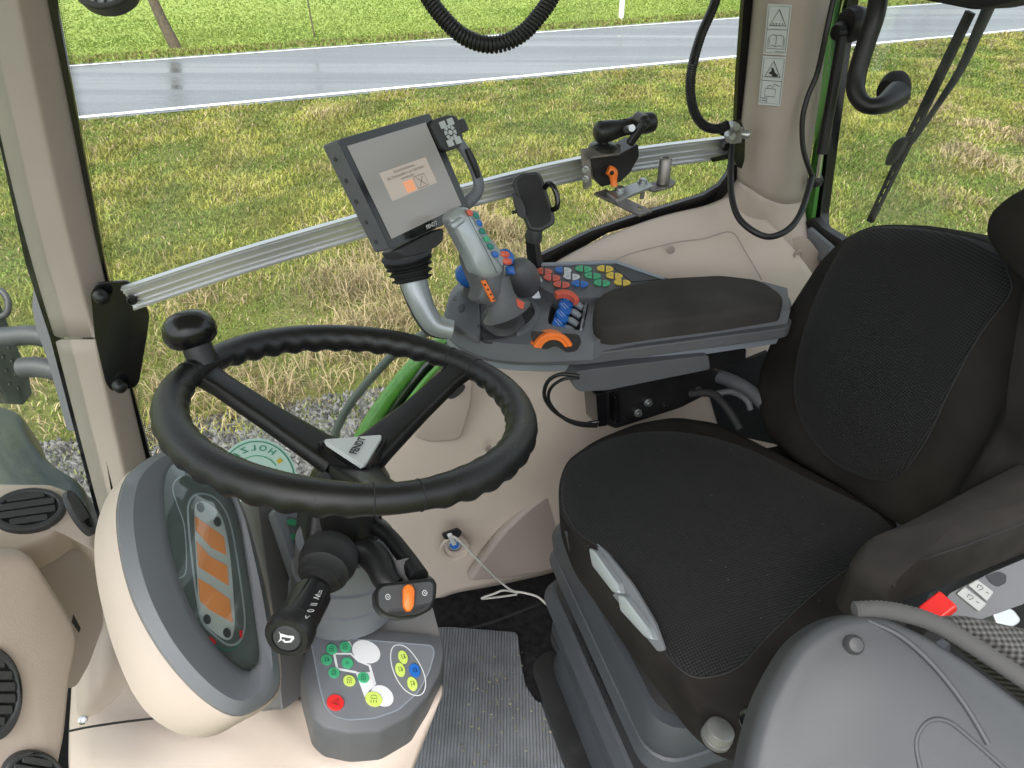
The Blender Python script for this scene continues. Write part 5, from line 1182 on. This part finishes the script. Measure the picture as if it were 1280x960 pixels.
bi = [(1068, 288), (1095, 280), (1144, 283), (1200, 294), (1238, 312), (1262, 345), (1263, 370), (1231, 418), (1192, 494), (1163, 552), (1129, 594), (1095, 599), (1047, 580), (1014, 541), (1000, 502), (1001, 453), (1018, 385), (1050, 312)]
_, ed = inset_pad('backrest_mesh', T, 'mesh', spl(bi, 4), BKP, bb0, .005, .001, uvx=B)
tube('mesh_seam', T, 'black_matt', ed, .0018, 6, 1, closed=True)
pillow('headrest', T, 'fabric', rnd([(1222, 292), (1227, 264), (1250, 243), (1292, 220), (1360, 200), (1440, 300), (1400, 430), (1300, 385), (1262, 345), (1236, 314)], 12, 4), BKP.off(.05), .06, .025, .008)
pillow('side_bolster', T, 'fabric', rnd([(1280, 330), (1300, 340), (1420, 480), (1400, 600), (1262, 600), (1200, 668), (1150, 700), (1172, 650), (1225, 560), (1262, 480), (1277, 420)], 14, 4), BKP.off(.02), .07, .03, .01, wob=.001)
lv = []; lf = []; r5 = random.Random(11); bt_ = BVHTree.FromPolygons([v.co+ORG[cb0.name] for v in cb0.data.vertices], [tuple(p.vertices) for p in cb0.data.polygons])
for i in range(16):
    p = CU.at(r5.uniform(725, 1080), r5.uniform(550, 840)); hh = bt_.ray_cast(p+CU.n*.15, -CU.n)[0]
    if hh is None: continue
    a = r5.random()*6.28; l_ = r5.uniform(.0006, .002); d_ = Vector((math.cos(a), math.sin(a), 0)); s_ = d_.cross(UP)*.0002; q_ = hh+CU.n*.005; b0 = len(lv)
    lv += [q_-s_, q_+s_, q_+d_*l_+s_, q_+d_*l_-s_]; lf.append((b0, b0+1, b0+2, b0+3))
me = bpy.data.meshes.new('lint'); me.from_pydata([tuple(v) for v in lv], [], lf); link('lint', me, 'label', T, smooth=False)
# near armrest
AR = PZ(-.60)
arp = [(1066, 692), (1078, 672), (1120, 656), (1200, 614), (1300, 562), (1430, 500), (1460, 590), (1320, 634), (1210, 676), (1150, 697), (1124, 716), (1117, 730), (1092, 724), (1070, 706)]
pillow('armrest', T, 'fabric_pad', rnd(arp, 12, 5), AR, .050, .024, .006)
tube('armrest_seam', T, 'black_matt', [AR.at(x, y, -.008) for x, y in [(1117, 734), (1123, 717), (1150, 700), (1210, 680), (1300, 645)]], .0014, 6, 4)
# side skirt, handles, suspension
def rrect(a0, a1, b0, b1, r, z, n=5):
    out = []
    for ca, cb2, s in ((a1-r, b1-r, 0), (a0+r, b1-r, 90), (a0+r, b0+r, 180), (a1-r, b0+r, 270)):
        for k in range(n+1):
            t = math.radians(s+90*k/n); out.append(cab(ca+r*math.cos(t), cb2+r*math.sin(t), z))
    return out
A0, A1, B0, B1 = .365, .90, .47, .925
def lay(name, m, levels, **k): return loft(name, T, m, [rrect(A0+o, A1-o*0, B0+o, B1-o, .05, z) for z, o in levels], angle=40, **k)
lay('seat_pan', 'black_matt', [(-.90, .03), (-.955, .018), (-.985, .012)])
lay('upper_frame', 'seat_grey', [(-.985, .02), (-.988, .0), (-1.02, -.012), (-1.045, -.010), (-1.047, .01)])
lay('bellows_fold', 'seat_grey', [(-1.047, .01), (-1.06, -.008), (-1.085, -.014), (-1.10, -.006), (-1.104, .02)])
lay('bellows_fold', 'seat_dark', [(-1.104, .02), (-1.112, .004), (-1.155, -.004), (-1.160, .02)])
lay('bellows_fold', 'seat_grey', [(-1.160, .02), (-1.17, -.008), (-1.20, -.020), (-1.235, -.006), (-1.24, .02)])
lay('bellows_fold', 'seat_grey', [(-1.24, .02), (-1.25, .0), (-1.29, -.006), (-1.32, .012), (-1.325, .03)])
lay('base', 'seat_grey', [(-1.325, .03), (-1.33, .01), (-1.42, .0), (-1.49, .02)])
lay('base_rail', 'black', [(-1.46, -.02), (-1.465, -.035), (-1.495, -.035)])
tx = PA(A0+.001)
text('embossed_lettering', T, 'black', 'GRAMMER', cab(A0-.0070, .70, -1.132), -B, UP, .04, thick=.0, bold=.02)
# light grey adjusting handles recessed in the skirt
HP_ = Pl(PD(770, 740, 1.085), -A+UP*.6)
plate('handle_recess', T, 'grey_mid', rnd([(731, 672), (740, 673), (758, 690), (790, 730), (818, 778), (830, 812), (822, 815), (772, 752), (736, 706)], 6, 3), HP_.off(.010), .006, bevel=.002)
pillow('adjusting_handle', T, 'silver', rnd([(735, 684), (743, 688), (771, 728), (774, 742), (766, 741), (739, 706)], 3, 3), HP_.off(.022), .014, .004, .001)
pillow('adjusting_handle', T, 'silver', rnd([(771, 743), (780, 745), (810, 785), (815, 800), (806, 797), (774, 762)], 3, 3), HP_.off(.022), .014, .004, .001)
bar('fabric_strap', T, 'dark', PD(708, 664, 1.20), PD(714, 690, 1.20), .004, .012, B, .001)
# knob, valve, lever at the near front
kb = PD(903, 912, .90)
lathe('weight_knob', T, 'tarnish', PD(893, 925, .90), PD(905, 905, .885)-PD(893, 925, .90), [(.017, 0), (.019, .003), (.019, .008), (.0175, .009), (.0175, .012), (.019, .013), (.0175, .022), (.015, .024)], 30)
lathe('ball_knob', T, 'gloss', PD(944, 904, .80), PD(938, 890, .77)-PD(944, 904, .80), [(.006, -.03), (.006, -.004), (.009, 0), (.014, .006), (.016, .014), (.014, .022), (.008, .028), (.001, .03)], 20)
tube('lever_rod', T, 'chrome', [PD(944, 902, .80), PD(958, 922, .81)], .006, 10, 1)
# floor rail left of the base
tube('seat_rail', T, 'black', [PZ(-1.46).at(x, y) for x, y in [(740, 750), (704, 778), (694, 792), (698, 812), (745, 880), (800, 950), (860, 1030)]], .012, 10, 4)
tube('rail_edge', T, 'grey', [PZ(-1.44).at(x, y) for x, y in [(738, 864), (790, 935), (830, 990)]], .014, 10, 3)
# mechanism behind the cushion, below the console
T = thing('armrest_bracket', 'black steel armrest bracket with bolts and grey hoses between seat and console', 'bracket', PD(820, 500, 1.45))
BRK = Pl(PD(820, 500, 1.42), -B+A*.1+UP*.1)
plate('side_plate', T, 'black', rnd([(752, 492), (760, 488), (895, 463), (908, 470), (898, 486), (850, 510), (770, 536), (756, 530)], 3, 3), BRK, .03, bevel=.001)
plate('front_plate', T, 'gloss', rnd([(745, 494), (757, 490), (759, 532), (748, 534)], 2, 3), BRK.off(.02), .05, bevel=.001)
plate('rib', T, 'gloss', rnd([(768, 497), (774, 495), (776, 528), (769, 530)], 2, 3), BRK.off(.02), .05, bevel=.001)
for x, y, m_ in ((810, 503, 'steel'), (830, 506, 'black'), (872, 488, 'rawsteel'), (797, 516, 'steel')): bolt(T, m_, BRK.at(x, y, .001), BRK.n, .0065, .008, 'nut')
tube('hose', T, 'grey', [PD(868, 470, 1.5), PD(895, 470, 1.47), (PD(918, 478, 1.44)), PD(938, 490, 1.42), PD(955, 505, 1.40)], .014, 14, 5)
plate('floor_hole_cover', T, 'seat_dark', [(880, 470), (960, 440), (990, 560), (900, 540)], Pl(PD(920, 510, 1.62), -B), .02)
tube('hose', T, 'black_matt', [PD(862, 492, 1.38), PD(890, 492, 1.36), PD(910, 512, 1.34), PD(925, 536, 1.33)], .008, 10, 5)
tube('hose', T, 'grey', [PD(895, 492, 1.4), PD(915, 490, 1.4), PD(933, 500, 1.38), PD(938, 512, 1.38)], .006, 10, 5)
tube('cable', T, 'black', [PD(724, 470, 1.2), PD(700, 468, 1.2), PD(684, 478, 1.22), PD(681, 497, 1.25), PD(694, 515, 1.28), PD(716, 527, 1.3), PD(745, 531, 1.33)], .0036, 8, 6)
tube('cable', T, 'black', [PD(724, 472, 1.21), PD(704, 474, 1.21), PD(688, 486, 1.23), PD(687, 503, 1.26), PD(702, 521, 1.29), PD(722, 531, 1.31), PD(746, 533, 1.34)], .003, 8, 6)
tube('cable_end', T, 'chrome', [PD(735, 530, 1.325), PD(747, 528, 1.335)], .005, 10, 1)
# belt buckle and switch box at the right
T = thing('belt_buckle', 'bright red seat belt buckle beside the near armrest', 'buckle', PD(1170, 760, .80))
bar('buckle', T, 'red', PD(1158, 772, .80), PD(1186, 750, .80), .024, .014, UP, .003)
bar('stalk', T, 'black', PD(1140, 790, .81), PD(1160, 771, .805), .018, .010, UP, .002)
T = thing('seat_switch_box', 'dark grey switch box with light grey rocker keys at the right edge', 'switch box', PD(1240, 750, .88))
XB = Pl(PD(1230, 745, .86), UP*.8-B*.6-A*.25)
plate('box', T, 'grey', rnd([(1176, 772), (1186, 742), (1240, 715), (1262, 706), (1300, 690), (1330, 720), (1280, 755), (1225, 775)], 4, 3), XB, .05, bevel=.004)
for g in ([(1196, 742), (1206, 733), (1234, 755), (1224, 765)], [(1210, 731), (1222, 724), (1243, 740), (1234, 752)]):
    k_ = plate('rocker_key', T, 'key_grey', rnd(g, 2, 2), XB, .006, .004, bevel=.0012)
    cxx = sum(p[0] for p in g)/4; cyy = sum(p[1] for p in g)/4
    strips('key_print', k_, 'print', [[(cxx-6, cyy-2), (cxx-4, cyy-6), (cxx, cyy-4), (cxx+2, cyy-1), (cxx-4, cyy+1)], [(cxx+5, cyy+3), (cxx+9, cyy+5)]], XB, .0008, .0047)
plate('rocker_well', T, 'gloss', rnd([(1232, 720), (1248, 714), (1258, 718), (1258, 728), (1248, 734), (1240, 730)], 3, 3), XB, .002, .0015)
plate('side_lever', T, 'silver', rnd([(1240, 764), (1254, 757), (1268, 762), (1278, 776), (1268, 784), (1246, 782)], 5, 3), XB.off(-.03), .03, bevel=.004)
# folded passenger seat in the foreground
T = thing('passenger_seat', 'folded passenger seat with a shiny grey plastic shell and grey mesh edge in the foreground', 'passenger seat', PD(1150, 990, .72))
PS = Pl(PD(1100, 880, .62), UP*.80-B*.55-A*.22)
sh = rnd([(925, 1010), (940, 930), (955, 880), (978, 835), (1002, 800), (1038, 776), (1075, 766), (1110, 770), (1160, 792), (1215, 826), (1300, 890), (1420, 1010), (1400, 1150), (1000, 1150)], 20, 6)
pillow('shell', T, 'shell', sh, PS, .03, .016, .012)
tube('shell_rib', T, 'shell', [PS.at(x, y, l) for x, y, l in [(1085, 776, -.004), (1125, 795, .003), (1165, 830, .006), (1205, 880, .0085), (1235, 930, .010)]], .0025, 8, 5)
tube('shell_rib', T, 'shell', [PS.at(x, y, l) for x, y, l in [(1150, 960, .011), (1145, 925, .011), (1160, 902, .011), (1185, 902, .0105), (1215, 925, .010), (1260, 965, .009)]], .0022, 8, 5)
lathe('shell_bump', T, 'dark', PS.at(1066, 806, .004), PS.n, [(.0085, 0), (.0085, .004), (.006, .008), (.001, .009)], 20)
pe = [(1068, 763), (1100, 762), (1135, 768), (1170, 780), (1210, 803), (1260, 836), (1320, 878), (1400, 940)]
n_ = 260; Pp = spl([PS.at(x, y, -.012) for x, y in pe], 12, False)
tube('piping', T, 'mesh_grey', Pp, [.0075+.0009*(i % 2) for i in range(len(Pp))], 12, 1)
pillow('upholstery', T, 'mesh_grey', rnd([(1180, 772), (1210, 768), (1245, 776), (1300, 788), (1440, 850), (1440, 980), (1320, 880), (1240, 815)], 10, 4), PS.off(-.03), .04, .015, .01)
# ------------------------------------------------------------ floor
T = thing('floor_mat', 'ribbed grey rubber floor mat with dirt specks on the cab carpet', 'floor mat', PZ(-1.495).at(620, 880))
FM = PZ(-1.492)
mm = mat('ribbed_rubber', (.14, .15, .165), .42, var=(18, .22), uv=True)
nt = mm.node_tree; N = nt.nodes; L = nt.links; tc = N['Texture Coordinate']; wv = N.new('ShaderNodeTexWave'); wv.wave_type = 'BANDS'; wv.bands_direction = 'X'; wv.inputs['Scale'].default_value = 45; wv.inputs['Distortion'].default_value = .15
L.new(tc.outputs['UV'], wv.inputs[0]); bp = N.new('ShaderNodeBump'); bp.inputs['Strength'].default_value = .9; bp.inputs['Distance'].default_value = .002; L.new(wv.outputs[0], bp.inputs['Height']); L.new(bp.outputs[0], N['Principled BSDF'].inputs['Normal'])
mt = rnd([(470, 790), (560, 783), (647, 790), (651, 825), (657, 856), (670, 876), (700, 884), (718, 905), (736, 970), (745, 1040), (430, 1040)], 6, 4)
RDIR = (FM.at(560, 940)-FM.at(570, 800)).normalized()
plate('mat', T, mm, mt, FM, .006, bevel=.002, uvx=RDIR.cross(UP))
rr = random.Random(4); V = []; Fc = []
for i in range(190):
    x, y = rr.gauss(640, 45), rr.gauss(880, 38)
    if not (545 < x < 722 and 815 < y < 985): continue
    if x > 655 and y < 880: continue
    c = FM.at(x, y, .003); s = rr.uniform(.0015, .005); a = rr.random()*6.28; b0 = len(V)
    for k in range(5): t = a+k*1.257; q_ = s*rr.uniform(.4, 1.3); V.append(c+Vector((math.cos(t)*q_, math.sin(t)*q_*.7, rr.uniform(0, .002))))
    Fc.append(tuple(range(b0, b0+5)))
me = bpy.data.meshes.new('dirt'); me.from_pydata([tuple(v) for v in V], [], Fc); me.materials.append(mat('dirt_flakes', (.22, .21, .15), .9, var=(25, .6)))
o = bpy.data.objects.new('dirt', me); COL.objects.link(o); tag(o, 'crumbs of dry soil and leaf scattered on the rubber floor mat', 'dirt'); o['kind'] = 'stuff'
T = thing('floor_edge_strip', 'black rubber strip where the carpet meets the beige wall panel', 'strip', PZ(-1.5).at(620, 760))
V = [PD(540, 742, 1.93), PD(600, 735, 1.955), PD(650, 726, 1.98), PD(705, 712, 2.0), PD(760, 700, 2.0)]; Wl = [PZ(-1.497).at(540, 800), PZ(-1.497).at(600, 784), PZ(-1.497).at(650, 765), PZ(-1.497).at(705, 742), PZ(-1.497).at(760, 730)]
grid('strip', T, 'black_matt', [V, [p.lerp(q, .5) for p, q in zip(V, Wl)], Wl], 2, .006)
# ------------------------------------------------------------ socket and white cable
T = thing('power_socket', 'round recessed power socket with a black flap in the beige wall panel', 'socket', PB(1.2).at(568, 678))
SKP = Pl(PB(1.185).at(568, 676), -B+A*-.15+UP*.12)
lathe('recess', T, 'beige', SKP.at(568, 678, -.02), SKP.n, [(.034, .018), (.037, .022), (.034, .026), (.028, .024), (.024, .016), (.020, .002), (.0, .001)], 36)
lathe('socket_ring', T, 'steel', SKP.at(568, 680, -.006), SKP.n, [(.0175, 0), (.0175, .008), (.0145, .009), (.0145, .004)], 28)
plate('socket_core', T, 'blue', ell(568, 680, 6, 7), SKP, .002, .002)
plate('flap', T, 'black', rnd([(552, 668), (572, 661), (578, 666), (574, 672), (556, 675)], 2, 3), SKP, .006, .012, bevel=.001)
T = thing('white_cable', 'thin white charging cable hanging from the wall socket to the carpet beside the seat', 'cable', PD(620, 740, 1.9))
bar('plug', T, 'white', SKP.at(568, 680, .004), SKP.at(562, 668, .030), .011, .008, SKP.n, .002)
cp = [SKP.at(563, 671, .03), SKP.at(572, 674, .05), PB(1.12).at(600, 702), PB(1.13).at(622, 724), PB(1.12).at(640, 738), PB(1.11).at(655, 741), PB(1.09).at(672, 746), PB(1.06).at(685, 757), PB(1.04).at(698, 768), PB(1.02).at(712, 785)]
tube('cord', T, 'cable_white', cp, .0028, 8, 6)
tube('cord_loop', T, 'cable_white', [PB(1.12).at(648, 741), PB(1.12).at(630, 738), PB(1.12).at(618, 742), PB(1.12).at(602, 748), PB(1.12).at(618, 747), PB(1.12).at(646, 743)], .0026, 8, 5)
# ------------------------------------------------------------ hanging cables
T = thing('coiled_cable', 'black coiled cable looping down from the roof at the top centre', 'cable', PD(612, 60, .95))
P = spl([PD(x, y, .95) for x, y in [(505, -60), (530, -12), (552, 20), (582, 47), (617, 56), (650, 44), (675, 18), (693, -10), (715, -60)]], 30, False)
V = []; L_ = 0; nu = None; turns = 26000
arc = [0]
for p_, q_ in zip(P, P[1:]): arc.append(arc[-1]+(q_-p_).length)
N_ = 900; pts = []; j = 0
for i in range(N_):
    s = arc[-1]*i/(N_-1)
    while j < len(P)-2 and arc[j+1] < s: j += 1
    c = P[j].lerp(P[j+1], (s-arc[j])/max(1e-9, arc[j+1]-arc[j])); t = (P[j+1]-P[j]).normalized(); u = FW.cross(t).normalized(); v = t.cross(u); a = s/.0052*2*math.pi
    pts.append(c+(u*math.cos(a)+v*math.sin(a))*.0088)
tube('coil', T, 'black', pts, .0026, 6, 1)
tube('core', T, 'black_matt', P[::6], .0075, 8, 1)
T = thing('corrugated_hose', 'black corrugated cable conduit hanging from the roof to the rail end', 'cable', PD(880, 160, 1.30))
Pq = spl([PD(x, y, 1.32) for x, y in [(905, -40), (893, 5), (876, 45), (865, 85), (863, 115), (868, 140), (880, 157), (897, 161), (910, 156)]], 22, False)
tube('conduit', T, 'black', Pq, [.0082+.0012*(i % 2) for i in range(len(Pq))], 12, 1)
T = thing('pillar_cable', 'black cable hanging in a loop across the rear pillar below the rail end', 'cable', PD(960, 290, 1.40))
tube('cord', T, 'black', [PD(x, y, d) for x, y, d in [(916, 168, 1.40), (914, 200, 1.39), (914, 240, 1.38), (922, 270, 1.37), (940, 288, 1.36), (962, 296, 1.36), (985, 287, 1.37), (1000, 268, 1.39), (1010, 240, 1.42), (1015, 222, 1.44)]], .0062, 10, 6)
T = thing('strut_cable', 'thin black cable running down the right edge of the rear pillar', 'cable', PD(1010, 150, 1.45))
tube('cord', T, 'black', [PD(x, y, d) for x, y, d in [(1048, -30, 1.27), (1034, 35, 1.30), (1022, 90, 1.345), (1010, 120, 1.365), (1003, 150, 1.385), (1004, 185, 1.41), (1012, 212, 1.43), (1018, 226, 1.45)]], .0052, 10, 6)
T = thing('round_lamp', 'black rimmed round lamp hanging at the top left edge of the window', 'lamp', PD(127, -10, 1.25))
RL = Pl(PD(127, -20, 1.25), -FW)
plate('rim', T, 'black', ell(127, -20, 40, 31, 0, 40), RL, .03, holes=[ell(127, -22, 30, 24, 0, 36)], bevel=.004)
plate('lens', T, 'white', ell(127, -22, 31, 25, 0, 36), RL, .004, -.012)
for dx in (-10, 2, 14): plate('grille_bar', T, 'black', [(127+dx, -45), (130+dx, -45), (130+dx, 2), (127+dx, 2)], RL, .004, -.006)
# ------------------------------------------------------------ outside, in front of the windscreen
T = thing('exhaust_guard', 'dark perforated exhaust guard outside the windscreen at the far left', 'exhaust', PD(-20, 560, 2.1))
EX = Pl(PD(0, 440, 2.0), A-B*.3+UP*.3)
hl = []
for i in range(8):
    for j in range(4):
        x, y = 10-j*11+i*4.2, 372+i*17+j*3+(8 if j % 2 else 0)
        hl.append(ell(x, y, 2.6, 3.6, -20, 8))
plate('guard', T, 'hood', [(-60, 330), (-2, 375), (8, 400), (36, 470), (40, 492), (30, 505), (0, 503), (-60, 500)], EX, .01, holes=[h for h in hl if min(p[1] for p in h) > 372 and max(p[0] for p in h) < 34 and min(p[0] for p in h) > -50 and max(p[1] for p in h) < 498 and all(p[0] < -4+ (p[1]-375)*.33 for p in h)])
plate('inner_pipe', T, 'rawsteel', [(-60, 340), (-6, 380), (30, 490), (-60, 495)], EX.off(-.06), .02)
T = thing('engine_hood', 'dark engine hood seen through the windscreen at the far left', 'hood', PD(-20, 620, 2.2))
pillow('hood', T, 'hood', rnd([(-200, 498), (0, 502), (24, 512), (36, 545), (60, 575), (100, 600), (112, 640), (110, 700), (-200, 700)], 14, 4), Pl(PD(0, 580, 2.2), UP*.8+A*.1-B*.4), .15, .05, .01)
T = thing('mirror_bracket', 'grey mirror arms outside the windscreen left of the front pillar', 'bracket', PD(60, 430, 1.9))
tube('arm', T, 'arm_grey', [PD(x, y, 1.95) for x, y in [(-20, 422), (10, 421), (40, 419), (64, 424)]], .027, 12, 3)
tube('arm', T, 'arm_grey', [PD(x, y, 1.95) for x, y in [(26, 460), (50, 459), (80, 466)]], .028, 12, 3)
plate('mount', T, 'arm_grey', rnd([(42, 358), (50, 372), (62, 405), (72, 450), (92, 520), (98, 540), (84, 538), (68, 480), (56, 440), (45, 412), (40, 385)], 4, 3), Pl(PD(70, 440, 1.9), -FW), .05, bevel=.005)
tube('hose', T, 'dark', [PD(x, y, 1.95) for x, y in [(-10, 362), (2, 364), (10, 376), (8, 392), (-6, 398)]], .009, 8, 5)
# fender edge by the gravel
